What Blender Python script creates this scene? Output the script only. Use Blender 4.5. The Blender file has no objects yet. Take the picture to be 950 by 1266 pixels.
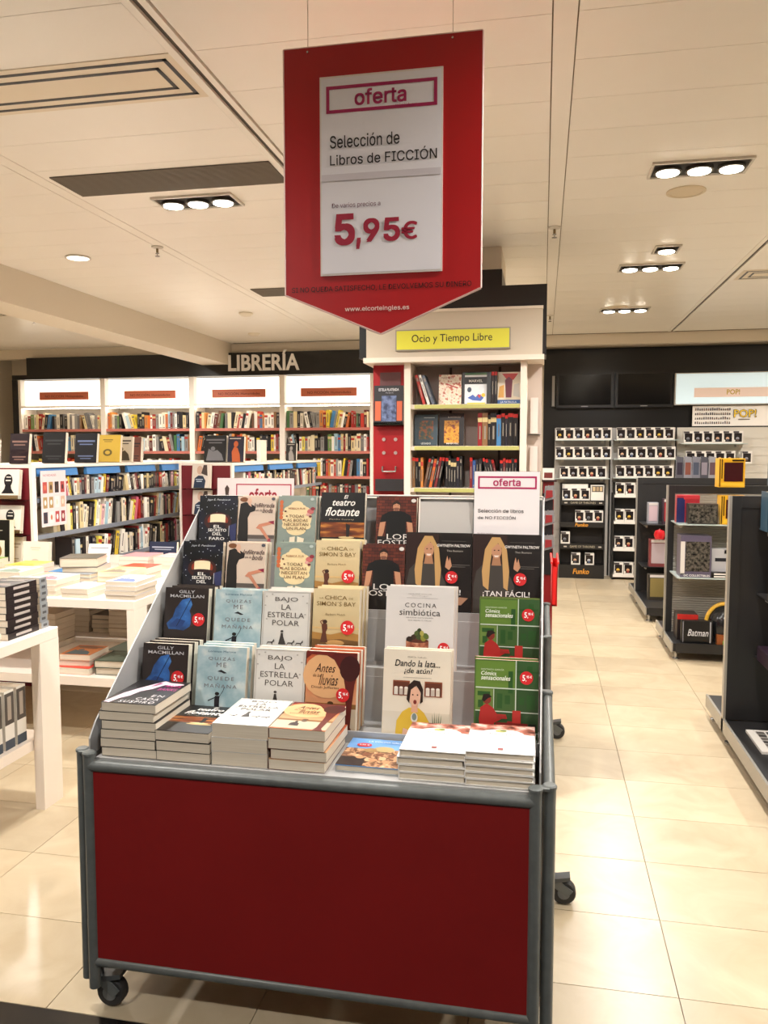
import bpy, math, random
from mathutils import Matrix, Vector, Euler
random.seed(7)
R = math.radians
scene = bpy.context.scene
COL = scene.collection

# ------------------------------------------------------------------ camera, world, exposure
cam_d = bpy.data.cameras.new('camera'); cam = bpy.data.objects.new('camera', cam_d); COL.objects.link(cam)
cam_d.sensor_fit = 'HORIZONTAL'; cam_d.sensor_width = 36.0; cam_d.lens = 988 / 950 * 36
cam_d.clip_start = 0.05; cam_d.clip_end = 60
_right = Vector((0.981, 0.195, 0)).normalized()
_fwd = Vector((-0.194, 0.978, -0.0747)).normalized()
_right = (_right - _fwd * _right.dot(_fwd)).normalized()
_up = _right.cross(_fwd)
cam.matrix_world = Matrix(((_right.x, _up.x, -_fwd.x, 0), (_right.y, _up.y, -_fwd.y, 0), (_right.z, _up.z, -_fwd.z, 1.5), (0, 0, 0, 1)))
scene.camera = cam
w = bpy.data.worlds.new('shop_world'); scene.world = w; w.use_nodes = True
w.node_tree.nodes['Background'].inputs[0].default_value = (1, .9, .78, 1)
w.node_tree.nodes['Background'].inputs[1].default_value = 0.02
vs = scene.view_settings
vs.view_transform = 'Standard'; vs.look = 'None'; vs.gamma = 1.0; vs.use_curve_mapping = False
vs.exposure = 0.22
LAMP = 36.0          # watts of one ceiling spot

CEIL = 2.87

# ------------------------------------------------------------------ materials
def lin(h):
    h = h.lstrip('#'); c = [int(h[i:i+2], 16) / 255 for i in (0, 2, 4)]
    return tuple((x / 12.92 if x <= .04045 else ((x + .055) / 1.055) ** 2.4) for x in c) + (1,)
MATS = {}
def mat(hexc, rough=.5, metal=0., emit=0., alpha=None, trans=0., coat=0.):
    key = (hexc, rough, metal, emit, trans, coat)
    if key in MATS: return MATS[key]
    m = bpy.data.materials.new('m_' + hexc.strip('#')); m.use_nodes = True
    b = m.node_tree.nodes['Principled BSDF']
    b.inputs['Base Color'].default_value = lin(hexc); b.inputs['Roughness'].default_value = rough
    b.inputs['Metallic'].default_value = metal
    if trans: b.inputs['Transmission Weight'].default_value = trans; b.inputs['IOR'].default_value = 1.15
    if coat: b.inputs['Coat Weight'].default_value = coat; b.inputs['Coat Roughness'].default_value = .15
    if emit:
        b.inputs['Emission Color'].default_value = lin(hexc); b.inputs['Emission Strength'].default_value = emit
    m.diffuse_color = lin(hexc)
    MATS[key] = m
    return m
def nodes(m):
    return m.node_tree.nodes, m.node_tree.links, m.node_tree.nodes['Principled BSDF']
def nmat(key, rough=.5, metal=0.):
    if key in MATS: return MATS[key], True
    m = bpy.data.materials.new('m_' + key); m.use_nodes = True
    b = m.node_tree.nodes['Principled BSDF']; b.inputs['Roughness'].default_value = rough; b.inputs['Metallic'].default_value = metal
    MATS[key] = m
    return m, False
def noise_mat(key, stops, scale=20, rough=.5, detail=4, vec=(1, 1, 1), metal=0., bump=0., distort=0.):
    m, old = nmat(key, rough, metal)
    if old: return m
    N, L, b = nodes(m)
    tc = N.new('ShaderNodeTexCoord'); mp = N.new('ShaderNodeMapping'); mp.inputs['Scale'].default_value = vec
    nz = N.new('ShaderNodeTexNoise'); nz.inputs['Scale'].default_value = scale; nz.inputs['Detail'].default_value = detail
    nz.inputs['Distortion'].default_value = distort
    rp = N.new('ShaderNodeValToRGB')
    L.new(tc.outputs['Object'], mp.inputs[0]); L.new(mp.outputs[0], nz.inputs['Vector']); L.new(nz.outputs['Fac'], rp.inputs[0])
    els = rp.color_ramp.elements
    for i, (p, c) in enumerate(stops):
        e = els[i] if i < 2 else els.new(p)
        e.position = p; e.color = lin(c)
    L.new(rp.outputs[0], b.inputs['Base Color'])
    if bump:
        bp = N.new('ShaderNodeBump'); bp.inputs['Strength'].default_value = bump; bp.inputs['Distance'].default_value = .002
        L.new(nz.outputs['Fac'], bp.inputs['Height']); L.new(bp.outputs[0], b.inputs['Normal'])
    return m
def grad_mat(key, c0, c1, h, rough=.4, noise=0.):
    """print gradient from bottom (local y=0) to top (local y=h) of a cover"""
    m, old = nmat(key, rough)
    if old: return m
    N, L, b = nodes(m)
    tc = N.new('ShaderNodeTexCoord'); sp = N.new('ShaderNodeSeparateXYZ'); mr = N.new('ShaderNodeMapRange'); rp = N.new('ShaderNodeValToRGB')
    mr.inputs['From Max'].default_value = h
    L.new(tc.outputs['Object'], sp.inputs[0]); L.new(sp.outputs['Y'], mr.inputs[0])
    if noise:
        nz = N.new('ShaderNodeTexNoise'); nz.inputs['Scale'].default_value = 25
        ad = N.new('ShaderNodeMath'); ad.operation = 'MULTIPLY_ADD'; ad.inputs[1].default_value = noise
        L.new(tc.outputs['Object'], nz.inputs['Vector']); L.new(nz.outputs['Fac'], ad.inputs[0]); L.new(mr.outputs[0], ad.inputs[2]); L.new(ad.outputs[0], rp.inputs[0])
    else: L.new(mr.outputs[0], rp.inputs[0])
    rp.color_ramp.elements[0].color = lin(c0); rp.color_ramp.elements[1].color = lin(c1)
    L.new(rp.outputs[0], b.inputs['Base Color'])
    return m
def star_mat():
    m, old = nmat('starry_print', .35)
    if old: return m
    N, L, b = nodes(m)
    tc = N.new('ShaderNodeTexCoord'); v = N.new('ShaderNodeTexVoronoi'); v.inputs['Scale'].default_value = 95
    mt = N.new('ShaderNodeMath'); mt.operation = 'LESS_THAN'; mt.inputs[1].default_value = .13
    nz = N.new('ShaderNodeTexNoise'); nz.inputs['Scale'].default_value = 12
    rp = N.new('ShaderNodeValToRGB'); rp.color_ramp.elements[0].position = .45; rp.color_ramp.elements[1].position = .75
    rp.color_ramp.elements[0].color = lin('08090c'); rp.color_ramp.elements[1].color = lin('1d1f36')
    mx = N.new('ShaderNodeMix'); mx.data_type = 'RGBA'; mx.inputs[7].default_value = lin('cfd4e6')
    L.new(tc.outputs['Object'], v.inputs['Vector']); L.new(v.outputs['Distance'], mt.inputs[0]); L.new(tc.outputs['Object'], nz.inputs['Vector'])
    L.new(nz.outputs['Fac'], rp.inputs[0]); L.new(rp.outputs[0], mx.inputs[6]); L.new(mt.outputs[0], mx.inputs[0]); L.new(mx.outputs[2], b.inputs['Base Color'])
    return m
def brick_print():
    m, old = nmat('brick_print', .4)
    if old: return m
    N, L, b = nodes(m)
    tc = N.new('ShaderNodeTexCoord'); t = N.new('ShaderNodeTexBrick'); t.inputs['Scale'].default_value = 26
    t.inputs['Color1'].default_value = lin('6e3020'); t.inputs['Color2'].default_value = lin('4a1d16'); t.inputs['Mortar'].default_value = lin('2a1410')
    L.new(tc.outputs['Object'], t.inputs['Vector']); L.new(t.outputs[0], b.inputs['Base Color'])
    return m
def tile_mat():
    m, old = nmat('cream_marble', .3)
    if old: return m
    N, L, b = nodes(m)
    tc = N.new('ShaderNodeTexCoord'); oi = N.new('ShaderNodeObjectInfo')
    ad = N.new('ShaderNodeVectorMath'); ad.operation = 'ADD'
    nz = N.new('ShaderNodeTexNoise'); nz.inputs['Scale'].default_value = 5; nz.inputs['Detail'].default_value = 6; nz.inputs['Distortion'].default_value = 1.2
    cm = N.new('ShaderNodeCombineXYZ')
    ml = N.new('ShaderNodeMath'); ml.operation = 'MULTIPLY'; ml.inputs[1].default_value = 30
    L.new(oi.outputs['Random'], ml.inputs[0]); L.new(ml.outputs[0], cm.inputs[0]); L.new(tc.outputs['Object'], ad.inputs[0]); L.new(cm.outputs[0], ad.inputs[1]); L.new(ad.outputs[0], nz.inputs['Vector'])
    rp = N.new('ShaderNodeValToRGB'); rp.color_ramp.elements[0].position = .3; rp.color_ramp.elements[1].position = .7
    rp.color_ramp.elements[0].color = lin('bca98b'); rp.color_ramp.elements[1].color = lin('cbbb9f')
    L.new(nz.outputs['Fac'], rp.inputs[0])
    hs = N.new('ShaderNodeHueSaturation')
    mr = N.new('ShaderNodeMapRange'); mr.inputs['To Min'].default_value = .9; mr.inputs['To Max'].default_value = 1.06
    L.new(oi.outputs['Random'], mr.inputs[0]); L.new(mr.outputs[0], hs.inputs['Value']); L.new(rp.outputs[0], hs.inputs['Color']); L.new(hs.outputs[0], b.inputs['Base Color'])
    return m
def far_floor_mat():
    m, old = nmat('cream_tiles_far', .25)
    if old: return m
    N, L, b = nodes(m)
    tc = N.new('ShaderNodeTexCoord'); t = N.new('ShaderNodeTexBrick'); t.offset = 0; t.inputs['Scale'].default_value = 1
    t.inputs['Brick Width'].default_value = .5625; t.inputs['Row Height'].default_value = .375; t.inputs['Mortar Size'].default_value = .003
    t.inputs['Color1'].default_value = lin('c2b092'); t.inputs['Color2'].default_value = lin('c6b598'); t.inputs['Mortar'].default_value = lin('a8946f')
    L.new(tc.outputs['Object'], t.inputs['Vector']); L.new(t.outputs[0], b.inputs['Base Color'])
    return m
def slat_mat():
    m, old = nmat('ribbed_grey', .45, .3)
    if old: return m
    N, L, b = nodes(m)
    tc = N.new('ShaderNodeTexCoord'); wv = N.new('ShaderNodeTexWave'); wv.bands_direction = 'Z'; wv.inputs['Scale'].default_value = 18
    bp = N.new('ShaderNodeBump'); bp.inputs['Strength'].default_value = .7; bp.inputs['Distance'].default_value = .004
    b.inputs['Base Color'].default_value = lin('9a958c')
    L.new(tc.outputs['Object'], wv.inputs['Vector']); L.new(wv.outputs['Fac'], bp.inputs['Height']); L.new(bp.outputs[0], b.inputs['Normal'])
    return m

WHITE = mat('efe6dc', .35); PAGE = noise_mat('page_edges', [(0, 'cdbfaa'), (1, 'e6dccb')], 300, .8, 2, (.02, .02, 1))
PAPER = mat('efe9ea', .35); BLACK = mat('0d0d0e', .35); GREY = noise_mat('grey_tube', [(.3, '5c605f'), (.7, '676b6a')], 30, .35)
SHEET = noise_mat('grey_sheet', [(.3, 'a9a8a8'), (.7, 'b6b5b4')], 8, .4); REDPANEL = noise_mat('red_panel', [(.3, '7f1011'), (.7, '871314')], 3, .5)
CHROME = mat('b8b8b8', .25, .9); RUBBER = mat('2b2b2c', .6); SIGNRED = noise_mat('sign_red', [(.3, 'b00a12'), (.7, 'b80c14')], 4, .4)
TABLE = mat('f2e6da', .28); GLASS = mat('dfe8e6', .05, 0, 0, None, 1.0)

# ------------------------------------------------------------------ mesh helpers
class MB:
    def __init__(s): s.v = []; s.f = []; s.m = []; s.mats = []
    def mi(s, m):
        if m not in s.mats: s.mats.append(m)
        return s.mats.index(m)
    def box(s, x0, x1, y0, y1, z0, z1, m):
        n = len(s.v); k = s.mi(m)
        s.v += [(x0,y0,z0),(x1,y0,z0),(x1,y1,z0),(x0,y1,z0),(x0,y0,z1),(x1,y0,z1),(x1,y1,z1),(x0,y1,z1)]
        for q in ((0,3,2,1),(4,5,6,7),(0,1,5,4),(1,2,6,5),(2,3,7,6),(3,0,4,7)):
            s.f.append(tuple(n+i for i in q)); s.m.append(k)
        return s
    def bbox(s, x0, x1, y0, y1, z0, z1, m, b=.004):
        """box with chamfered vertical edges and top"""
        P = [(x0+b,y0),(x1-b,y0),(x1,y0+b),(x1,y1-b),(x1-b,y1),(x0+b,y1),(x0,y1-b),(x0,y0+b)]
        s.prism(P, z0, z1 - b, m, cap_top=False)
        n = len(s.v); k = s.mi(m); cx, cy = (x0+x1)/2, (y0+y1)/2
        s.v += [(x, y, z1-b) for x, y in P]
        s.v += [(min(max(x, x0+b), x1-b), min(max(y, y0+b), y1-b), z1) for x, y in P]
        for i in range(8):
            j = (i+1) % 8; s.f.append((n+i, n+j, n+8+j, n+8+i)); s.m.append(k)
        s.f.append(tuple(n+8+i for i in range(8))); s.m.append(k)
        return s
    def poly(s, pts, m):
        n = len(s.v); s.v += [tuple(p) for p in pts]; s.f.append(tuple(range(n, n+len(pts)))); s.m.append(s.mi(m)); return s
    def prism(s, P, z0, z1, m, ax='z', cap_top=True):
        """polygon P (ccw) extruded along an axis: z -> (x,y), x -> (y,z), y -> (x,z)"""
        n = len(s.v); k = s.mi(m); c = len(P)
        def pt(p, z):
            return (p[0],p[1],z) if ax == 'z' else ((z,p[0],p[1]) if ax == 'x' else (p[0],z,p[1]))
        s.v += [pt(p, z0) for p in P] + [pt(p, z1) for p in P]
        fl = ax == 'y'
        a = [n+i for i in range(c)]; b = [n+c+i for i in range(c)]
        s.f.append(tuple(a if fl else a[::-1])); s.m.append(k)
        if cap_top: s.f.append(tuple(b[::-1] if fl else b)); s.m.append(k)
        for i in range(c):
            j = (i+1) % c; q = (a[i], a[j], b[j], b[i]); s.f.append(q[::-1] if fl else q); s.m.append(k)
        return s
    def tube(s, p0, p1, r, m, n=14, r1=None):
        p0, p1 = Vector(p0), Vector(p1); d = (p1-p0).normalized()
        u = d.orthogonal().normalized(); v = d.cross(u); k = s.mi(m); b = len(s.v); r1 = r if r1 is None else r1
        for p, rr in ((p0, r), (p1, r1)):
            for i in range(n):
                a = 2*math.pi*i/n; s.v.append(tuple(p + rr*(u*math.cos(a)+v*math.sin(a))))
        for i in range(n):
            j = (i+1) % n; s.f.append((b+i, b+j, b+n+j, b+n+i)); s.m.append(k)
        s.f.append(tuple(b+i for i in range(n))[::-1]); s.m.append(k); s.f.append(tuple(b+n+i for i in range(n))); s.m.append(k)
        return s
    def path(s, pts, r, m, n=8):
        for a, b in zip(pts, pts[1:]): s.tube(a, b, r, m, n)
        return s
    def lathe(s, prof, c, m, n=20, ax='z'):
        """profile (r, h) turned about an axis through c"""
        b = len(s.v); k = s.mi(m)
        for r, h in prof:
            for i in range(n):
                a = 2*math.pi*i/n; x, y = r*math.cos(a), r*math.sin(a)
                q = (x, y, h) if ax == 'z' else ((h, x, y) if ax == 'x' else (x, h, y))
                s.v.append((c[0]+q[0], c[1]+q[1], c[2]+q[2]))
        for t in range(len(prof)-1):
            for i in range(n):
                j = (i+1) % n; s.f.append((b+t*n+i, b+t*n+j, b+(t+1)*n+j, b+(t+1)*n+i)); s.m.append(k)
        s.f.append(tuple(b+i for i in range(n))[::-1]); s.m.append(k)
        s.f.append(tuple(b+(len(prof)-1)*n+i for i in range(n))); s.m.append(k)
        return s
    def mesh(s, name):
        me = bpy.data.meshes.new(name); me.from_pydata(s.v, [], s.f)
        for m in s.mats: me.materials.append(m)
        me.polygons.foreach_set('material_index', s.m); me.update()
        return me
    def build(s, name, parent=None, loc=None, rot=None, smooth=False):
        me = s.mesh(name)
        if smooth:
            me.polygons.foreach_set('use_smooth', [True]*len(me.polygons)); me.set_sharp_from_angle(angle=R(40))
        return link(name, me, parent, loc, rot)
def link(name, me, parent=None, loc=None, rot=None):
    o = bpy.data.objects.new(name, me); COL.objects.link(o)
    if parent: o.parent = parent
    if loc: o.location = loc
    if rot: o.rotation_euler = rot
    return o
def tag(o, label, cat, group=None):
    o['label'] = label; o['category'] = cat
    if group: o['group'] = group
    return o
def thing(name, label, cat, loc=(0,0,0), rot=(0,0,0), group=None):
    o = bpy.data.objects.new(name, None); COL.objects.link(o); o.location = loc; o.rotation_euler = rot; o.empty_display_size = .05
    return tag(o, label, cat, group)
def struct(o): o['kind'] = 'structure'; return o
ORD = ['first','second','third','fourth','fifth','sixth','seventh','eighth','ninth','tenth','eleventh','twelfth']
def nth(i): return ORD[i] if i < 12 else '%d%s' % (i+1, {1:'st',2:'nd',3:'rd'}.get((i+1) % 10 if (i+1) // 10 != 1 else 0, 'th'))

# ------------------------------------------------------------------ lettering
TXT = {}
import os
try: INTER = bpy.data.fonts.load(os.path.join(bpy.utils.system_resource('DATAFILES'), 'fonts', 'Inter.woff2'))     # the font that ships with Blender
except Exception: INTER = None
def text_geo(body, bold=0., shear=0., res=2, space=1., sans=False):
    if sans and bold and INTER:
        v, f, ax, bx, ay, by = text_geo(body, 0., shear, res, space + bold*1.2, True); V = []; F = []; b = bold*1.3
        for i, (dx, dy) in enumerate(((-b, -b), (b, -b), (b, b), (-b, b), (0, 0))):
            n = len(V); V += [(p[0]+dx, p[1]+dy, i*.00002) for p in v]; F += [tuple(n+j for j in q) for q in f]
        return (V, F, ax-b, bx+b, ay-b, by+b)
    k = (body, bold, shear, res, space, sans)
    if k in TXT: return TXT[k]
    c = bpy.data.curves.new('lettering', 'FONT'); c.body = body; c.size = 1; c.offset = bold; c.shear = shear; c.resolution_u = res; c.space_character = space
    if sans and INTER: c.font = INTER
    o = bpy.data.objects.new('lettering', c); COL.objects.link(o)
    me = o.to_mesh(); v = [tuple(q.co) for q in me.vertices]; f = [tuple(p.vertices) for p in me.polygons]
    o.to_mesh_clear(); bpy.data.objects.remove(o); bpy.data.curves.remove(c)
    xs = [p[0] for p in v] or [0]; ys = [p[1] for p in v] or [0]
    TXT[k] = (v, f, min(xs), max(xs), min(ys), max(ys))
    return TXT[k]
class Art:
    """flat print on a sheet w x h lying in local x,y; u,v run 0..1 (v up)"""
    def __init__(s, w, h, z0=.0003): s.w, s.h, s.z = w, h, z0; s.b = 0.; s.shapes = MB(); s.lines = []
    def up(s): s.z += .00007; return s.z
    def Y(s, v): return 0. if v <= .0001 and v >= 0 and s.b else (s.b + v*(1-s.b))*s.h
    def cm(s, c, rough=.4): return mat(c, rough) if isinstance(c, str) else c
    def rect(s, u0, v0, u1, v1, c):
        z = s.up(); W, H = s.w, s.h
        s.shapes.poly([(u0*W,s.Y(v0),z),(u1*W,s.Y(v0),z),(u1*W,s.Y(v1),z),(u0*W,s.Y(v1),z)], s.cm(c)); return s
    def poly(s, pts, c):
        z = s.up(); s.shapes.poly([(u*s.w, s.Y(v), z) for u, v in pts], s.cm(c)); return s
    def ell(s, cu, cv, ru, rv, c, n=18, rot=0.):
        z = s.up(); P = []
        for i in range(n):
            a = 2*math.pi*i/n; x, y = ru*s.w*math.cos(a), rv*s.h*(1-s.b)*math.sin(a)
            P.append((cu*s.w + x*math.cos(rot) - y*math.sin(rot), s.Y(cv) + x*math.sin(rot) + y*math.cos(rot), z))
        s.shapes.poly(P, s.cm(c)); return s
    def frame(s, u0, v0, u1, v1, t, c):
        tu, tv = t/s.w, t/s.h
        s.rect(u0,v0,u1,v0+tv,c); s.rect(u0,v1-tv,u1,v1,c); s.rect(u0,v0,u0+tu,v1,c); s.rect(u1-tu,v0,u1,v1,c); return s
    def line(s, pts, t, c):
        for (a, b), (c2, d) in zip(pts, pts[1:]):
            x0, y0, x1, y1 = a*s.w, s.Y(b), c2*s.w, s.Y(d); L = math.hypot(x1-x0, y1-y0) or 1; nx, ny = -(y1-y0)/L*t/2, (x1-x0)/L*t/2
            z = s.up(); s.shapes.poly([(x0-nx,y0-ny,z),(x1-nx,y1-ny,z),(x1+nx,y1+ny,z),(x0+nx,y0+ny,z)], s.cm(c))
        return s
    def text(s, body, u0, v0, u1, v1, c, bold=0., shear=0., res=2, space=1., sans=False):
        v, f, ax, bx, ay, by = text_geo(body, bold, shear, res, space, sans)
        if not f: return s
        z = s.up() + .0001; lt = MB(); n = 0; k = lt.mi(s.cm(c)); s.lines.append(lt)
        sx = (u1-u0)*s.w/max(bx-ax, 1e-6); sy = (v1-v0)*(1-s.b)*s.h/max(by-ay, 1e-6)
        lt.v += [(u0*s.w + (p[0]-ax)*sx, s.Y(v0 or 1e-3) + (p[1]-ay)*sy, z + p[2]) for p in v]
        for q in f: lt.f.append(tuple(n+i for i in q)); lt.m.append(k)
        return s
    def meshes(s):
        return (s.shapes.mesh('printed_picture') if s.shapes.f else None, [l.mesh('lettering') for l in s.lines])
def put_art(art, parent, loc=None, rot=None, pic='printed_picture', let='lettering'):
    a, b = art.meshes() if isinstance(art, Art) else art
    if a: link(pic, a, parent, loc, rot)
    for l in b: link(let, l, parent, loc, rot)

# ------------------------------------------------------------------ the room
xs = [-3.5475 + .5625*i for i in range(10)]          # tile joints along x
ys = [1.838 + .375*i for i in range(22)]             # tile joints along y
floor = struct(MB().box(-7.3, 4.6, -4, 10.2, -.06, -.012, mat('b09c78', .7)).build('floor'))
fb = MB()
fm = far_floor_mat()
fb.box(-7.3, xs[0]-.002, 1.838, 10.2, -.012, 0, fm).box(xs[-1]+.002, 4.6, 1.838, 10.2, -.012, 0, fm).box(xs[0], xs[-1], ys[-1]+.002, 10.2, -.012, 0, fm)
fb.build('far_tiles', floor)
MB().box(-7.3, 4.6, -4, 1.836, -.012, 0, noise_mat('black_granite', [(.35, '0e0c0b'), (.7, '1b1816')], 60, .2)).build('dark_border_tiles', floor)
tm = MB().box(.0012, .5613, .0012, .3738, -.012, 0, tile_mat()).mesh('tile')
for x in xs[:-1]:
    for y in ys[:-1]: link('tile', tm, floor, (x, y, 0))
MB().lathe([(.03, 0), (.032, .001)], (-1.66, 2.06, .0002), mat('a08c6a', .4), 20).build('floor_stud', floor)

ceil = struct(MB().box(-7.3, 4.6, -4, 10.2, CEIL+.012, CEIL+.06, mat('8d7a5f', .6)).build('ceiling'))
CP = noise_mat('ceiling_panel', [(.3, 'efe8dd'), (.7, 'f2ece2')], 2, .3)
MB().box(-7.3, -3.9, -4, 9.8, CEIL, CEIL+.012, CP).box(1.45, 4.6, -4, 2.0, CEIL, CEIL+.012, CP).box(-3.9, 1.45, -4, 2.025, CEIL, CEIL+.012, CP).build('plain_ceiling_area', ceil)
for (a, b) in ((-3.9, -2.56), (-2.48, -1.285), (-1.195, .01), (.09, 1.375), (1.455, 3.0), (3.0, 4.6)):
    pm = MB().box(.0015, b-a-.0015, .0012, .3168, 0, .012, CP).mesh('ceiling_panel')
    for k in range(24): link('ceiling_panel', pm, ceil, (a, 2.03 + k*.318, CEIL))
for (a, b) in ((-2.557, -2.483), (.013, .087)):
    MB().box(a, b, 2.03, 9.66, CEIL, CEIL+.012, CP).build('ceiling_channel', ceil)
for xc in (-1.24, 1.415):
    o = MB().box(xc-.042, xc-.012, 2.03, 9.66, CEIL-.004, CEIL+.012, CP).box(xc+.012, xc+.037, 2.03, 9.66, CEIL-.004, CEIL+.012, CP).box(xc-.012, xc+.012, 2.03, 9.66, CEIL+.008, CEIL+.012, mat('4a4238', .5)).build('lighting_track', ceil)
CREAM = mat('dcd0bd', .5)
struct(MB().box(-4.25, -3.9, -4, 9.7, 2.6, CEIL-.0005, CREAM).build('trim_1'))           # ceiling beam
struct(MB().box(-7.3, 4.6, 9.7, 9.8, 2.745, CEIL-.0005, CREAM).build('trim_2'))         # cornice over the back wall
struct(MB().box(-7.3, 4.6, 10.06, 10.2, 0, CEIL, CREAM).build('wall_back'))
struct(MB().box(-7.45, -7.3, -4, 10.2, 0, CEIL, CREAM).build('wall_left'))
struct(MB().box(4.6, 4.75, -4, 10.2, 0, CEIL, CREAM).build('wall_right'))
struct(MB().box(-7.3, 4.6, -4.15, -4, 0, CEIL, CREAM).build('wall_front'))

# column behind the leisure bookcase, with its black band
col = struct(MB().box(-.98, -.29, 5.5, 6.1, 0, CEIL-.001, CREAM).build('wall_column'))
MB().box(-.985, -.285, 5.492, 6.1, 2.3, 2.72, BLACK).build('black_band', col)

# ------------------------------------------------------------------ ceiling fittings
FIT = mat('cfc8bc', .4); INNER = mat('2e2a26', .5)
def spot(x, y, z, e, size=R(165), tilt=(0, 0)):
    l = bpy.data.lights.new('spot_beam', 'SPOT'); l.energy = e; l.spot_size = size; l.spot_blend = .6; l.color = (1, .965, .91); l.shadow_soft_size = .05
    return l
def lamp_box(x, y, label, n=3, visible=True):
    t = thing('ceiling_spotlight', label, 'ceiling light', (x, y, CEIL), group='recessed ceiling spotlights')
    W = .145*n; D = .19
    MB().box(-W/2, W/2, -D/2, D/2, -.004, -.001, INNER).build('recess', t)
    f = MB(); 
    f.box(-W/2-.012, W/2+.012, -D/2-.012, -D/2, -.012, -.0005, FIT).box(-W/2-.012, W/2+.012, D/2, D/2+.012, -.012, -.0005, FIT)
    f.box(-W/2-.012, -W/2, -D/2, D/2, -.012, -.0005, FIT).box(W/2, W/2+.012, -D/2, D/2, -.012, -.0005, FIT); f.build('frame', t)
    for i in range(n):
        cx = -W/2 + .145*(i+.5)
        h = MB().lathe([(.062, -.004), (.066, -.02), (.056, -.022), (.054, -.012)], (cx, 0, 0), mat('5a554e', .35, .5), 20).build('lamp_ring', t, smooth=True)
        MB().lathe([(.052, -.012), (.052, -.026), (.03, -.032)], (cx, 0, 0), mat('fff3e0', .3, 0, 14), 18).build('bulb', h, smooth=True)
    l = spot(x, y, CEIL, LAMP*n)
    o = bpy.data.objects.new('spot_beam', l); COL.objects.link(o); o.parent = t; o.location = (0, 0, -.06)
lamp_box(-1.87, 4.2, 'triple recessed spotlight beside the dark ceiling grille')
lamp_box(.72, 4.18, 'triple recessed spotlight nearest the camera on the right')
lamp_box(.76, 6.3, 'triple recessed spotlight behind the small square spotlight')
lamp_box(.75, 8.1, 'triple recessed spotlight farthest back on the right')
lamp_box(.8, 5.78, 'small square single spotlight in ceiling', 1)
for x, y, d in ((-1.2, 6.3, 'added unseen above the comics bookcase'), (-1.25, 8.1, 'added unseen between column and back wall'), (-.55, 2.9, 'right above the front cart')): lamp_box(x, y, 'triple recessed spotlight ' + d + ', behind the hanging sign')  # the two rear lamps are added out of sight to light the back
for x, y in ((-1.87, 2.0), (.72, 2.0), (2.9, 4.2), (2.9, 6.3), (2.9, 8.1), (-1.87, -.2), (.72, -.2), (-5.6, 3.0), (-5.6, 5.0), (-4.6, 8.3), (-4.6, 6.5), (2.9, 2.0), (-3.1, 3.0)):
    lamp_box(x, y, 'unseen triple recessed spotlight added to light the rest of the shop')  # unseen lamps, added off-frame and behind the beam for general light
dl = thing('downlight', 'round white downlight glowing on the left ceiling', 'ceiling light', (-3.235, 5.22, CEIL))
MB().lathe([(.085, -.001), (.09, -.008), (.075, -.012), (.073, -.006)], (0,0,0), FIT, 24).build('rim', dl, smooth=True)
MB().lathe([(.072, -.004), (.072, -.008)], (0,0,0), mat('fff3e0', .3, 0, 6), 24).build('diffuser', dl)
for x, y, s in ((.72, 4.55, 'beside the nearest right spotlight'), (.68, 8.0, 'beyond the far right spotlight')):
    o = MB().lathe([(.1, -.0005), (.1, -.006), (.085, -.008), (.083, -.004)], (0,0,0), mat('d8c8ac', .4), 28).build('ceiling_speaker', None, (x, y, CEIL), smooth=True)
    tag(o, 'round flush ceiling speaker ' + s, 'speaker', 'round ceiling speakers')
for x, y, s in ((-2.55, 5.06, 'left of the red hanging sign'), (.05, 5.1, 'on the right, in line with the column'), (.05, 8.3, 'far away on the right near the back wall'), (-5.1, 7.4, 'beyond the ceiling beam at far left')):
    t = thing('sprinkler_head', 'small sprinkler head on ceiling, ' + s, 'sprinkler', (x, y, CEIL), group='ceiling sprinklers')
    MB().lathe([(.04, -.001), (.038, -.008), (.012, -.014)], (0,0,0), FIT, 18).build('escutcheon', t, smooth=True)
    MB().tube((0,0,-.012), (0,0,-.04), .008, mat('8a7a5a', .3, .8), 8).tube((-.012,0,-.045), (.012,0,-.045), .003, CHROME, 6).tube((0,0,-.04), (0,0,-.062), .004, CHROME, 6).lathe([(.016, -.062), (.016, -.065)], (0,0,0), CHROME, 12).build('nozzle', t)
for x, y, s in ((-2.9, 7.6, 'low smoke detector on ceiling above the left bookshelves'), (-3.3, 8.9, 'smoke detector on ceiling nearest the bookshop fascia')):
    t = thing('smoke_detector', s, 'smoke detector', (x, y, CEIL))
    MB().lathe([(.07, -.0005), (.068, -.012), (.045, -.03), (.02, -.034)], (0,0,0), mat('e4dac8', .4), 20).build('housing', t, smooth=True)
def vent(x0, x1, y0, y1, label):
    t = thing('air_diffuser', label, 'air vent', ((x0+x1)/2, (y0+y1)/2, CEIL), group='slot diffusers in the ceiling')
    W, D = (x1-x0)/2, (y1-y0)/2
    MB().box(-W-.03, W+.03, -D-.03, D+.03, -.003, -.0005, mat('e2d4bc', .35)).build('cover_plate', t)
    for k, ins in enumerate((0, .055)):
        s = MB(); a, b = W-ins, D-ins; th = .016
        s.box(-a, a, -b, -b+th, -.0045, -.003, BLACK).box(-a, a, b-th, b, -.0045, -.003, BLACK).box(-a, -a+th, -b, b, -.0045, -.003, BLACK).box(a-th, a, -b, b, -.0045, -.003, BLACK)
        s.build('slot', t)
vent(-2.4, -1.31, 2.69, 2.97, 'large rectangular double slot air diffuser at top left')
vent(1.5, 2.6, 6.6, 6.88, 'double slot air diffuser at the right edge of ceiling')
vent(-6.3, -5.3, 7.0, 7.25, 'pale slot air diffuser beyond the ceiling beam')
vent(-1.9, -1.3, 7.6, 7.85, 'slot air diffuser just left of the sign point')
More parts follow.
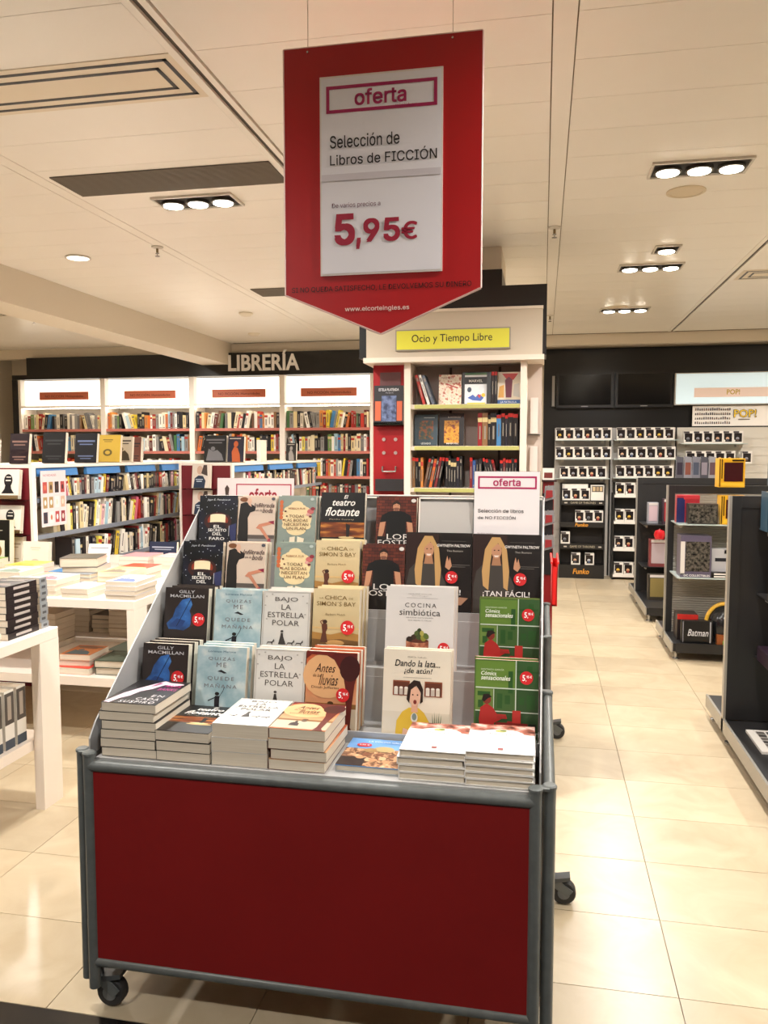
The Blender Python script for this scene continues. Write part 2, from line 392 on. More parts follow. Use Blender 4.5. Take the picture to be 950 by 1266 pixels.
def grille(x0, x1, y0, y1, label):
    t = thing('ceiling_grille', label, 'air vent', ((x0+x1)/2, (y0+y1)/2, CEIL), group='dark return grilles')
    W, D = (x1-x0)/2, (y1-y0)/2
    MB().box(-W, W, -D, D, -.003, -.0005, mat('4c463e', .5)).build('backing', t)
    n = 24; sm = MB().box(-W, W, -.0025, .0025, -.007, -.003, mat('857a6a', .4, .4)).mesh('grille_bar')
    for i in range(n): link('grille_bar', sm, t, (0, -D + (i+.5)*2*D/n, 0))
grille(-2.44, -1.29, 3.7, 4.0, 'wide dark return air grille in left ceiling')
grille(-2.44, -1.29, 6.5, 6.82, 'dark return air grille partly behind the red sign')

# ------------------------------------------------------------------ hanging offer sign
def offer_sheet(w, h, lines, art=None):
    a = art or Art(w, h)
    M = 'b0235c'
    a.frame(.055, .815, .955, .95, .009*w/.34, M)
    a.text('oferta', .29, .845, .71, .925, M, .012, 0, 3, 1., True)
    for body, u0, v0, u1, v1, c, b in lines: a.text(body, u0, v0, u1, v1, c, b, 0, 3, 1., True)
    return a
hs = thing('hanging_sign', 'large red pentagon sign hanging from the ceiling by two wires', 'sign', (-.4455, 2.2, 1.827))
P = [(-.2745, .781), (-.2745, .115), (0, 0), (.2745, .115), (.2745, .781)]
P = [(x, z) for x, z in P]
MB().prism(P, 0, .006, SIGNRED, 'y').build('red_board', hs)
for x, y in ((-.205, 0), (.195, 0)):
    MB().tube((x, .003, .765), (x, .003, CEIL-1.827), .0012, mat('cfc6b8', .4), 6).tube((x, -.004, .768), (x, .010, .768), .003, CHROME, 6).build('hanging_wire', hs)
e = MB()
for a, b in zip(P, P[1:] + P[:1]): e.tube((a[0], .003, a[1]), (b[0], .003, b[1]), .0036, mat('e8c8c0', .5), 6)
e.build('edge_trim', hs)
pk = MB().box(-.1705, .1705, -.004, 0, .163, .697, mat('e8e0da', .3)).box(-.166, .166, -.0046, -.004, .168, .692, mat('f4f0f6', .22, 0, 0, None, 0, .6)).build('paper_pocket', hs)
MB().box(-.166, .166, -.0056, -.0046, .418, .436, mat('ddd6dc', .2)).build('fold_strip', pk)
oa = offer_sheet(.341, .534, [('Selección de', .085, .64, .655, .705, '1c1418', .004), ('Libros de FICCIÓN', .085, .555, .955, .62, '1c1418', .004),
    ('De varios precios a', .1, .335, .5, .365, '6b2a44', 0), ('5', .12, .15, .29, .31, 'a8203c', .02), (',', .3, .128, .34, .185, 'a8203c', .02), ('95', .36, .16, .66, .28, 'a8203c', .016), ('€', .67, .165, .8, .255, 'a8203c', .01)])
oa.text('del 3 al 31 de enero', .62, .822, .8, .838, 'b0235c')
put_art(oa, pk, (-.1705, -.0048, .163), (R(90), 0, 0))
ra = Art(.549, .781); ra.text('SI NO QUEDA SATISFECHO, LE DEVOLVEMOS SU DINERO', .035, .15, .955, .172, '2a0608', .004, 0, 3, 1., True); ra.text('www.elcorteingles.es', .315, .078, .645, .098, 'f0d8d0', .006, 0, 3, 1., True)
put_art(ra, hs, (-.2745, -.0008, 0), (R(90), 0, 0))

# ------------------------------------------------------------------ display cart
TR = .0155
def caster(parent, x, y, front):
    c = MB().lathe([(.012, .0), (.012, .03), (.022, .03), (.022, .036)], (x, y, .062), GREY, 14)
    c = MB().tube((x, y, .075), (x, y, .125), .011, CHROME, 10).build('caster', parent)
    ox = .03 if front or x < 0 else .045
    w = MB().lathe([(.012, -.017), (.036, -.017), (.040, -.012), (.040, .012), (.036, .017), (.012, .017)], (x+ox, y+.012, .0405), RUBBER, 22, 'y').build('wheel', c, smooth=True)
    MB().lathe([(.02, -.0195), (.02, .0195)], (x+ox, y+.012, .0405), mat('6d7072', .4), 16, 'y').build('hub', c)
    MB().prism([(x-.014, .078), (x+ox+.012, .03), (x+ox+.03, .052), (x+.02, .09)], y-.010, y-.006, GREY, 'y').prism([(x-.014, .078), (x+ox+.012, .03), (x+ox+.03, .052), (x+.02, .09)], y+.030, y+.034, GREY, 'y').box(x-.016, x+.022, y-.01, y+.034, .076, .09, GREY).build('fork', c)
    MB().prism([(x+.015, .075), (x+.065, .088), (x+.065, .1), (x+.012, .09)], y-.012, y+.03, mat('4c4f50', .4), 'y').build('brake_lever', c)
def make_cart(label, y0, x0=-1.155, x1=-.005, f=1.):
    t = thing('display_cart', label, 'display cart', ((x0+x1)/2, y0, 0), group='wheeled book carts')
    cx = (x0+x1)/2; X0, X1 = x0-cx, x1-cx; D = .8
    MB().box(X0+.004, X1-.004, -.006, .006, .155, .672, REDPANEL).build('front_panel', t)
    MB().box(X0+.004, X1-.004, D-.006, D+.006, .155, .672, REDPANEL).build('rear_panel', t)
    for yy in (0, D):
        MB().tube((X0, yy, .682), (X1, yy, .682), TR, GREY).build('top_rail', t, smooth=True)
        MB().tube((X0, yy, .147), (X1, yy, .147), .0135, GREY).build('bottom_rail', t, smooth=True)
    for X, sx in ((X0, -1), (X1, 1)):
        for yy, sy in ((0, 1), (D, -1)):
            MB().tube((X, yy, .075), (X, yy, .71), TR, GREY).build('post', t, smooth=True)
            MB().tube((X+sx*.032, yy+sy*.022, .085), (X+sx*.032, yy+sy*.022, .71), TR, GREY).build('post', t, smooth=True)
            MB().lathe([(.0175, .71), (.0175, .716), (.014, .719)], (X, yy, 0), GREY, 14).lathe([(.0175, .71), (.0175, .716), (.014, .719)], (X+sx*.032, yy+sy*.022, 0), GREY, 14).box(X+min(0, sx*.032), X+max(0, sx*.032), yy+(sy*.011)-.012, yy+(sy*.011)+.012, .71, .716, GREY).build('corner_cap', t)
            caster(t, X+sx*.004 + (.045 if sx > 0 and sy < 0 else 0), yy+sy*.03, sy > 0)
        MB().tube((X+sx*.032, .022, .695), (X+sx*.032, D-.022, .695), .0145, GREY).build('side_rail', t, smooth=True)
        MB().tube((X+sx*.032, .022, .16), (X+sx*.032, D-.022, .16), .0125, GREY).build('side_rail', t, smooth=True)
        MB().box(X+sx*.018-.002, X+sx*.018+.002, .03, D-.03, .16, .69, mat('8b8a88', .4)).build('side_infill', t)
    MB().box(X0+.012, X1-.012, .012, D-.02, .693, .7, SHEET).build('tray', t)
    ZT = .701 + .644*f; prof = [(.02, .701), (.79, .701), (.79, ZT), (.05, .782), (.02, .745)]
    for xx in (X0-.012, X1+.008):
        MB().prism(prof, xx, xx+.004, SHEET, 'x').build('side_panel', t)
    for i in range(4):
        ya, za = .245+.145*i, .712+.141*i*f
        MB().box(X0-.006, X1+.006, ya, ya+.145, za, za+.004, SHEET).box(X0-.006, X1+.006, ya-.004, ya, za-.01 if i else .7, za+.022, SHEET).build('riser_shelf', t)
        MB().box(X0-.006, X1+.006, ya+.139, ya+.143, za+.004, za+.137, SHEET).build('riser_back', t)
    MB().box(X0-.008, X1+.006, .79, .794, .701, ZT, SHEET).box(X0-.008, X1+.006, .776, .794, ZT, ZT+.004, WHITE).build('back_panel', t)
    return t
cart = make_cart('grey metal book cart with plain red front panel, nearest the camera', 1.85)
cart2 = make_cart('grey metal cart mostly hidden behind the front book cart', 3.42, x0=-1.13, x1=.0, f=.88)
rb = thing('red_bin', 'bright red plastic bin hooked on the rear cart side', 'bin', (.058, 3.62, .84))
MB().prism([(-.012, 0), (.008, 0), (.013, .19), (.010, .19), (.005, .006), (-.009, .006), (-.010, .19), (-.013, .19)], -.15, .15, mat('d8201c', .4), 'y').box(-.012, .011, -.15, -.146, 0, .17, mat('d8201c', .4)).box(-.012, .011, .146, .15, 0, .17, mat('d8201c', .4)).build('bin_body', rb)
MB().box(-.018, -.012, -.156, .156, .184, .192, mat('e23028', .4)).box(.011, .017, -.156, .156, .184, .192, mat('e23028', .4)).build('rim', rb)

# ------------------------------------------------------------------ books with covers
BK = {}
def book_meshes(w, h, t, cov, hard=False, pages=PAGE, back=None):
    k = (round(w,4), round(h,4), round(t,4), cov.name if hasattr(cov,'name') else cov, hard, pages.name, back)
    if k in BK: return BK[k]
    m = mat(cov, .35) if isinstance(cov, str) else cov
    c = .0022 if hard else .0008; i = .004 if hard else .0006
    bm_ = mat(back, .35) if back else m
    cm = MB().box(0, w, 0, h, -c, 0, m).box(0, w, 0, h, -t, -t+c, bm_).box(0, c, 0, h, -t+c, -c, bm_).mesh('cover')
    pm = MB().box(c, w-i, i, h-i, -t+c, -c, pages).mesh('page_block')
    BK[k] = (cm, pm); return BK[k]
def book(label, w, h, t, cov, mtx, art=None, cat='book', group=None, hard=False, name='book', pages=PAGE, sticker=None, back=None, skc=0.):
    t_ = thing(name, label, cat, group=group); t_.matrix_world = mtx
    cm, pm = book_meshes(w, h, t, cov, hard, pages, back)
    link('cover', cm, t_); link('page_block', pm, t_)
    if art:
        a, b = art
        if a: link('cover_picture', a, t_)
        for l in b: link('title_lettering', l, t_)
    if sticker:
        u, v, r = sticker; v = skc + v*(1-skc)
        s = link('price_sticker', STICK[0], t_, (u*w, v*h, .0026)); s.scale = (r, r, 1)
        for l in STICK[1]: link('price_lettering', l, s)
    return t_
sa = Art(1, 1, .0004); sa.text('5', -.62, -.45, -.18, .45, 'ffffff', .02).text(',', -.12, -.55, .0, -.3, 'ffffff', .02).text('95 €', .02, -.02, .8, .4, 'ffffff', .02)
STICK = (MB().lathe([(1, -.0002), (1, .0002)], (0,0,0), mat('cf2228', .4), 28).mesh('price_sticker'), [l.mesh('price_lettering') for l in sa.lines])

ART = {}
CUT = {'faro': .24, 'infil': .22, 'todas': .24, 'teatro': .24, 'lori': .24, 'gilly': .24, 'quizas': .24, 'bajo': .24, 'chica': .24, 'cocina': .22, 'comics': .14, 'easy': .12}
def art(key):
    if key in ART: return ART[key]
    w, h = DIM[key][:2]; a = Art(w, h); a.b = CUT.get(key, 0.)
    globals()['art_' + key](a)
    ART[key] = a.meshes(); return ART[key]
DIM = {'faro': (.138,.21,.024,'star','101320'), 'infil': (.132,.21,.022,'d3bfae','d3bfae'), 'todas': (.132,.212,.022,'87948c','87948c'), 'teatro': (.149,.225,.028,'0f0d0e','0f0d0e'),
       'chica': (.142,.222,.03,'chica','b79a6a'), 'lori': (.134,.212,.024,'brick','1a1210'), 'easy': (.205,.25,.022,'191312','191312'), 'gilly': (.143,.222,.028,'2c2422','2c2422'),
       'quizas': (.15,.222,.024,'cloud','b9d3da'), 'bajo': (.15,.222,.028,'d3d0cb','d3d0cb'), 'lluvia': (.147,.222,.03,'lluv','5a1512'), 'cocina': (.2,.25,.022,'d9d4d1','e4dfda'),
       'lata': (.187,.24,.02,'e1d6c4','e1d6c4'), 'comics': (.17,.225,.018,'4c6a30','c8452c'), 'suspiro': (.155,.215,.0235,'121013','121013'), 'pulpo': (.17,.19,.018,'6fa0d8','b0b4b8'), 'blanco': (.165,.2,.018,'f2efeb','f2efeb')}
SPEC = {'star': star_mat, 'chica': lambda: grad_mat('chica_bg', 'a58a5c', 'd6c39a', .222, .4, .15), 'brick': brick_print, 'cloud': lambda: noise_mat('cloud_print', [(.35, '86a6b0'), (.55, 'a9bfc5'), (.7, 'd2d6d2')], 14, .4),
        'lluv': lambda: grad_mat('lluv_bg', 'd7b184', 'c0603a', .222, .4, .25)}
def art_faro(a):
    a.ell(.5,.45,.36,.2,'3a1410').ell(.5,.47,.27,.15,'8c3016').poly([(.3,.32),(.7,.32),(.68,.58),(.32,.58)],'4a1a10').rect(.3,.4,.7,.58,'efe2bc').ell(.5,.58,.2,.03,'efe2bc').poly([(.22,.0),(.78,.0),(.7,.38),(.3,.38)],'14121c').ell(.5,.4,.28,.035,'2a1416')
    a.poly([(.86,.05),(.99,.05),(.99,.42),(.8,.36)],'2c315c')
    a.text('Jean E. Pendziwol',.2,.885,.8,.935,'cfd2da',0,.2); 
    for s,v,u in (('EL',.31,.1),('SECRETO',.23,.24),('DEL',.15,.12),('FARO',.05,.2)): a.text(s,.5-u,v,.5+u,v+.062,'f0ece6',.012)
    a.rect(.8,.14,.81,.36,'d8d8e0')
def art_infil(a):
    a.rect(0,0,1,.12,'8f8a86').rect(0,.12,1,.2,'5c524c')
    a.poly([(.02,0),(.3,0),(.29,.3),(.27,.55),(.33,.66),(.46,.7),(.47,.78),(.36,.83),(.2,.88),(.06,.84),(.02,.5)],'17120f').ell(.15,.93,.11,.05,'7a4a2a').ell(.3,.9,.06,.07,'d8b098').poly([(.28,.82),(.36,.78),(.32,.9),(.24,.9)],'d8b098')
    a.poly([(.5,.34),(.58,.42),(.98,.5),(.98,.44),(.66,.37),(.9,.1),(.84,.08),(.6,.32)],'c88468').poly([(.82,.48),(.98,.5),(.98,.42)],'8a1a3a').poly([(.8,.04),(.92,.03),(.9,.14),(.84,.12)],'a04050')
    a.text('Infiltrada',.42,.77,.97,.86,'3a1c22',.006,.3).text('en la',.48,.69,.64,.74,'3a1c22',.0,.3).text('boda',.66,.66,.93,.76,'3a1c22',.006,.3).ell(.94,.95,.05,.032,'4a4a52')
def art_todas(a):
    C='e8d3a4'
    a.ell(.5,.55,.4,.3,C).ell(.5,.82,.16,.08,C).ell(.5,.3,.26,.12,C).ell(.28,.72,.12,.06,C).ell(.72,.72,.12,.06,C).ell(.22,.38,.1,.07,C).ell(.78,.38,.1,.07,C)
    for v in (.55,.63,.71,.79,.87): a.ell(.09,v,.05,.045,'c8683c',10)
    for u,v,r,c in ((.86,.68,.09,'c06a68'),(.92,.74,.06,'8a2f3a'),(.8,.62,.05,'d8a098'),(.86,.58,.04,'6a2a30'),(.2,.68,.03,'5a2a28'),(.24,.58,.025,'5a2a28'),(.16,.5,.03,'7a3a30')): a.ell(u,v,r,r*.62,c,10)
    a.poly([(.3,.0),(.46,.0),(.48,.16),(.34,.14)],'efe0c4').poly([(.52,.0),(.7,.02),(.72,.12),(.54,.16)],'efe0c4').poly([(.1,0),(.24,.0),(.18,.09)],'3c3a48')
    a.text('REBECA RUS',.28,.725,.72,.76,'8a4a2c',.012)
    for s,v,u in (('TODAS',.55,.2),('LAS BODAS',.465,.3),('NECESITAN',.38,.32),('UN PLAN',.295,.25)): a.text(s,.5-u,v,.5+u,v+.06,'6b4a30',.008)
    a.ell(.9,.94,.05,.03,'b8c4c0')
def art_teatro(a):
    a.rect(0,0,1,.45,noise_mat('sunset_print',[(.3,'1a0e0a'),(.5,'7a3a14'),(.62,'d08a3c'),(.75,'2a140c')],14,.4,3,(.6,3,1)))
    a.rect(0,0,1,.13,'120c0a').ell(.62,.08,.24,.035,'b89a60').ell(.6,.13,.18,.02,'d8c08a').poly([(.6,.14),(.66,.14),(.68,.36),(.58,.4)],'1a1210').rect(0,.42,1,1,'0f0d0e')
    a.text('El',.52,.88,.62,.95,'f0ece6',.01,.3).text('teatro',.26,.74,.78,.85,'f0ece6',.014,.3).text('flotante',.1,.54,.88,.71,'f0ece6',.014,.35).text('Martha Conway',.2,.455,.76,.49,'b8a890',.0,0,2,1.2)
def art_chica(a):
    a.poly([(0,0),(1,0),(1,.22),(.7,.26),(.4,.2),(0,.24)],'a5783c').poly([(0,0),(1,0),(1,.1),(.6,.13),(.3,.1),(0,.12)],'6f4d26').rect(0,.3,1,.33,'cfae78').ell(.5,.06,.2,.05,'c8965a')
    a.poly([(.18,.06),(.34,.06),(.3,.24),(.33,.3),(.32,.38),(.24,.4),(.2,.36),(.22,.24)],'5a2f20').ell(.27,.42,.05,.035,'3a2018').line([(.22,.36),(.17,.42),(.24,.45)],.003,'7a4a34')
    a.text('LA',.14,.82,.22,.85,'8a7444').text('CHICA',.25,.81,.73,.88,'7a6032',.004).text('DE',.77,.82,.86,.85,'8a7444').text('SIMON´S BAY',.08,.7,.92,.775,'7a6032',.004).text('Barbara Mutch',.28,.535,.7,.57,'6e5832')
def art_lori(a):
    sk='c08a6a'
    a.poly([(.42,.66),(.58,.66),(.57,.76),(.43,.76)],'a87254').ell(.5,.83,.105,.095,'2a1a14').ell(.5,.805,.088,.085,sk).poly([(.415,.84),(.44,.9),(.56,.9),(.585,.84),(.5,.87)],'2a1a14').poly([(.425,.77),(.46,.785),(.54,.785),(.575,.77),(.54,.725),(.46,.725)],'7a5040').rect(.455,.76,.545,.765,'8a4a40').rect(.44,.83,.48,.836,'2a1a14').rect(.52,.83,.56,.836,'2a1a14')
    a.poly([(.24,.2),(.76,.2),(.74,.5),(.9,.48),(.86,.62),(.7,.7),(.58,.72),(.42,.72),(.3,.7),(.14,.62),(.1,.48),(.26,.5)],'0c0b0c').poly([(.1,.48),(.24,.5),(.2,.28),(.12,.1),(.05,.12)],sk).poly([(.9,.48),(.76,.5),(.8,.28),(.88,.1),(.95,.12)],sk)
    a.rect(.04,0,1,.2,'15100f').text('LORI',.28,.14,.9,.25,'e6e0da',0).text('FOSTER',.06,.02,.98,.125,'e6e0da',0).ell(.92,.93,.06,.038,'d8d2cc')
def art_easy(a):
    a.rect(0,0,.5,1,'2a1612').poly([(.02,0),(.6,0),(.62,.3),(.52,.5),(.44,.6),(.16,.6),(.06,.5),(.02,.3)],'3f3a36')
    a.poly([(.16,.3),(.24,.24),(.26,.6),(.3,.88),(.36,.9),(.42,.86),(.44,.6),(.46,.28),(.52,.24),(.54,.5),(.5,.8),(.4,.97),(.28,.97),(.18,.8),(.14,.5)],'c39a62').poly([(.28,.58),(.42,.58),(.4,.7),(.3,.7)],'a87858').ell(.35,.78,.075,.105,'c08c6c').poly([(.27,.8),(.3,.92),(.36,.94),(.42,.92),(.44,.8),(.37,.89)],'c39a62')
    a.poly([(.31,.72),(.39,.72),(.37,.695),(.33,.695)],'e8d8cc').ell(.32,.79,.012,.008,'3a2018').ell(.38,.79,.012,.008,'3a2018')
    a.poly([(.6,.54),(.66,.5),(.7,.56),(.67,.68),(.65,.62),(.63,.7),(.61,.62)],'c08c6c')
    a.text('GWYNETH PALTROW',.47,.82,.97,.86,'ece6e0',.014).text('Thea Baumann',.62,.755,.86,.78,'b8b0a8').rect(.54,.9,.9,.904,'6a625c').rect(.68,.57,.97,.575,'7a726c').rect(.7,.545,.9,.55,'7a726c')
    a.text('¡TAN FÁCIL!',.16,.14,.84,.25,'f0ece8',.006).poly([(.7,.02),(.85,.02),(.95,.12),(.82,.13)],'b08468')
def art_gilly(a):
    a.poly([(.06,.34),(.2,.46),(.26,.62),(.4,.78),(.58,.82),(.64,.7),(.58,.58),(.66,.44),(.6,.3),(.46,.22),(.3,.24),(.12,.24)],noise_mat('blue_wing',[(.3,'16284e'),(.6,'2f62a8'),(.75,'4f86c0')],18,.4)).poly([(.12,.3),(.4,.26),(.5,.4),(.3,.44)],'1e3a70').poly([(.62,.3),(.8,.36),(.74,.5),(.62,.56)],'4a2a24').line([(.3,.3),(.6,.8)],.002,'0c1220')
    a.text('GILLY',.32,.9,.68,.955,'c8c8cc',.004).text('MACMILLAN',.12,.82,.9,.875,'c8c8cc',.004).text('MARIPOSA EN',.14,.02,.86,.075,'b0a8a4')
def art_quizas(a):
    a.text('Lorenzo Marone',.22,.9,.78,.935,'4a6a80',0,0,2,1.1)
    for s,v,u in (('QUIZÁS',.76,.27),('ME',.655,.1),('QUEDE',.42,.27),('MAÑANA',.305,.33)): a.text(s,.5-u,v,.5+u,v+.075,'7a7478',.0,0,2,1.3)
    a.poly([(.42,.58),(.5,.61),(.62,.56),(.56,.55),(.5,.57)],'2a2a30').ell(.44,.205,.045,.03,'1a1414').poly([(.4,.0),(.5,.0),(.49,.12),(.5,.17),(.4,.17),(.39,.1)],'1c1820').line([(.4,.14),(.26,.08)],.003,'1c1820').line([(.48,.15),(.56,.26),(.58,.32)],.0015,'2a2a30')
def art_bajo(a):
    a.frame(.02,.01,.98,.99,.003,'bdb8b2')
    for s,v,u in (('BAJO',.8,.24),('LA',.67,.1),('ESTRELLA',.53,.38),('POLAR',.39,.28)): a.text(s,.5-u,v,.5+u,v+.095,'5a5450',.0)
    a.poly([(.36,.06),(.52,.06),(.46,.2),(.45,.26),(.41,.26),(.4,.2)],'3a3532').ell(.43,.29,.03,.02,'3a3532')
    for u in (.18,.6,.78): a.poly([(u-.07,.04),(u-.04,.1),(u+.05,.1),(u+.09,.15),(u+.1,.11),(u+.06,.08),(u+.06,.04),(u+.03,.08),(u-.03,.08)],'4a4542')
    for u,v in ((.08,.9),(.2,.94),(.84,.92),(.93,.8),(.06,.74),(.9,.6),(.1,.5)): a.ell(u,v,.02,.012,'a8a49e',8)
def art_lluvia(a):
    a.rect(0,.3,1,.36,'7a5220').ell(.5,.36,.06,.025,'4a3010').rect(0,0,1,.3,'b9a890').ell(.5,.3,.05,.03,'4a3c30').rect(0,.0,1,.03,'c0603a')
    a.ell(.42,.7,.48,.28,'d8a878').poly([(.3,.99),(1,.99),(1,.72),(.96,.6),(.92,.34),(.9,.08),(.95,0),(.76,0),(.8,.12),(.8,.5),(.74,.7),(.55,.9)],'5a1814').ell(.86,.8,.2,.16,'3a0e10').poly([(0,1),(.6,1),(.5,.95),(.1,.96),(0,.9)],'6a1c16')
    a.ell(.38,.26,.03,.03,'1c1012').poly([(.28,.12),(.46,.12),(.45,.2),(.4,.24),(.34,.24),(.29,.2)],'2a1416')
    a.text('Antes',.18,.74,.58,.85,'2a1410',0,.4).text('de las',.14,.68,.3,.72,'2a1410',0,.3).text('lluvias',.26,.58,.64,.72,'2a1410',0,.4).text('Dinah Jefferies',.12,.53,.66,.57,'3a2a20')
def art_cocina(a):
    a.text('COCINA',.28,.69,.74,.755,'33302e',.0,0,2,1.3).text('simbiótica',.2,.57,.8,.665,'33302e',0).text('DELICIOSA GASTRONOMÍA',.3,.53,.7,.55,'5a5654').text('QUE MEJORA TU SALUD',.33,.485,.67,.505,'5a5654').text('MIGUEL ÁNGEL ALMODÓVAR',.33,.885,.67,.9,'7a7674').rect(.3,.83,.76,.833,'8a8684').text('prólogo',.38,.855,.62,.868,'8a8684')
    a.rect(.31,.02,.64,.2,noise_mat('terrine_print',[(.35,'7a3a26'),(.55,'b06a4e'),(.7,'d0a080')],60,.5)).ell(.475,.2,.165,.035,'5a2c20').ell(.475,.03,.165,.03,'9a5a44')
    for u,v,r,c in ((.42,.25,.05,'3a2a1c'),(.36,.22,.05,'2a1c14'),(.5,.27,.06,'3c4a24'),(.56,.24,.05,'8a8a34'),(.6,.27,.05,'5a6a2c'),(.5,.34,.045,'2c3a1c'),(.46,.31,.04,'4a5a2a'),(.54,.31,.04,'a8a050')): a.ell(u,v,r,r*.8,c,9,u*9)
def art_lata(a):
    a.rect(0,0,1,.3,'d8ccb8')
    a.text('MARTA TURULL',.36,.91,.64,.925,'7a7064').text('Dando la lata...',.17,.81,.84,.885,'14100e',.012,.2).text('¡de atún!',.31,.72,.73,.795,'14100e',.012,.2).rect(.3,.685,.72,.688,'5a5048')
    for u0,u1 in ((.15,.4),(.62,.88)):
        a.rect(u0,.48,u1,.65,'8a4a30').rect(u0+.012,.49,u1-.012,.635,'5f3020')
        for k in range(3): a.rect(u0+.02+k*.075,.49,u0+.075+k*.075,.57,('d8d0c4','b8aca0','cfc4b4')[k]).ell(u0+.047+k*.075,.57,.027,.012,'e0d8cc',10)
    a.poly([(.2,0),(.72,0),(.7,.2),(.62,.3),(.54,.35),(.4,.35),(.3,.3),(.22,.2)],'d9b13a').poly([(.43,.3),(.53,.3),(.52,.42),(.44,.42)],'d8a488').ell(.48,.48,.085,.11,'dcae94').poly([(.36,.44),(.38,.6),(.46,.66),(.55,.65),(.6,.56),(.6,.42),(.56,.4),(.57,.52),(.5,.6),(.42,.55),(.4,.4)],'2a1812')
    a.ell(.485,.415,.025,.025,'7a2a24').ell(.45,.495,.012,.008,'2a1812').ell(.52,.495,.012,.008,'2a1812').ell(.48,.24,.05,.055,'e0d8d0').ell(.48,.25,.035,.04,'7a8a86')
    for k in range(5): a.poly([(.76+.02*k,.1),(.78+.02*k,.1),(.74+.035*k,.3+.02*(k%2))],'3a5a34')
    a.rect(.74,.04,.86,.13,'c8bcae').poly([(.3,0),(.4,0),(.4,.1),(.32,.12)],'dcae94')
def art_comics(a):
    D='2a4a22'
    a.rect(.02,.62,.64,.98,'5f7f30').rect(.66,.62,1,1,'33552a').rect(.02,.3,.3,.6,'66803a').rect(.32,.3,.62,.6,'3c5c2a').rect(.66,.3,1,.6,D).rect(.02,0,1,.3,'294a24')
    for u0,v0,u1,v1 in ((.05,.5,.25,.56),(.36,.34,.44,.54),(.48,.4,.56,.52),(.7,.4,.78,.5),(.82,.34,.95,.54),(.06,.34,.14,.44),(.53,.55,.6,.85),(.66,.84,.98,.86),(.82,.86,.9,.93)): a.rect(u0,v0,u1,v1,'23501c')
    W='c8d4c4'
    a.rect(.02,.605,1,.62,W).rect(.02,.29,1,.303,W).rect(.64,.3,.655,1,W).rect(.3,.3,.31,.6,W).rect(.02,.02,1,.03,W)
    a.poly([(.1,.02),(.3,.02),(.32,.14),(.44,.2),(.52,.2),(.5,.26),(.36,.26),(.3,.34),(.2,.4),(.1,.34),(.08,.18)],'a82420').ell(.2,.45,.065,.06,'7a2a1c').poly([(.12,.44),(.14,.52),(.22,.53),(.28,.49),(.22,.47),(.16,.42)],'1a0e0c')
    a.rect(.34,.1,.84,.15,'7a1c18').rect(.42,.02,.48,.1,'5a1410').rect(.72,.02,.78,.1,'5a1410').rect(.6,.15,.73,.32,'b02a24').rect(.52,.15,.6,.17,'8a201c').rect(.86,.06,.97,.15,'101a10').rect(.36,.2,.5,.24,'98221e')
    a.text('SANTIAGO GARCÍA',.1,.855,.46,.88,'d8e4c8').text('Cómics',.1,.785,.34,.84,'f0f4e8',.012,.2).text('sensacionales',.1,.72,.56,.785,'f0f4e8',.012,.2)
def art_suspiro(a):
    a.poly([(.02,.02),(.14,.0),(.2,.18),(.3,.3),(.36,.5),(.5,.62),(.62,.82),(.8,.78),(.96,.86),(.9,.9),(.66,.92),(.52,.98),(.4,.84),(.24,.6),(.12,.4)],'d3b8c4').poly([(.06,.05),(.12,.04),(.2,.25),(.28,.4),(.24,.46),(.14,.3)],'efe2e6').poly([(.4,.7),(.48,.76),(.54,.88),(.46,.9)],'8a4a68')
    a.text('MAYA',.66,.72,.96,.82,'b0307a',.01,0,2,1.2).text('BANKS',.62,.58,.96,.68,'b0307a',.01,0,2,1.2).text('EN',.7,.3,.92,.38,'d8d4d6',.0,0,2,1.3).text('CADA',.5,.16,.92,.25,'d8d4d6',.0,0,2,1.3).text('SUSPIRO',.28,.03,.92,.12,'d8d4d6',.0,0,2,1.3)
def art_pulpo(a):
    a.rect(0,0,1,.62,noise_mat('octopus_print',[(.3,'2a1814'),(.45,'7a5138'),(.58,'c89a72'),(.72,'e0c4a0')],45,.4,5,(1,1,1),0,0,1.5)).rect(0,.0,.4,.3,'2f2320')
    for k in range(9): a.ell(.3+.07*k,.3+.12*math.sin(k*1.9),.07,.05,('b88a64','7a4a34','cfa880')[k%3],10,k)
    a.ell(.6,.62,.16,.1,'b09a6a').ell(.4,.56,.1,.08,'9a7a50').text('LA COCINA GALLEGA',.3,.86,.95,.91,'e8eef4',.006).ell(.26,.74,.12,.07,'c8303a').text('5,95 €',.18,.715,.34,.765,'ffffff',.01)
def art_blanco(a):
    a.poly([(0,.76),(1,.66),(1,1),(0,1)],noise_mat('meat_print',[(.35,'4a2018'),(.5,'b06a58'),(.65,'e6c8bc')],30,.4,4)).ell(.5,.66,.34,.16,'f2efeb').ell(.48,.76,.09,.05,'b8b070').ell(.52,.78,.05,.03,'6a7a3a').text('Recetas',.3,.62,.7,.68,'8a847c',0,.2)
    for u,v in ((.2,.5),(.5,.5),(.8,.5),(.14,.34),(.38,.34),(.62,.34),(.86,.34)): a.rect(u-.03,v-.008,u+.03,v+.008,'c8c4be')
    a.rect(.46,.1,.54,.16,'9a5a5a').rect(.46,.08,.54,.09,'6a645e')
def cov_of(k): return SPEC[DIM[k][3]]() if DIM[k][3] in SPEC else DIM[k][3]

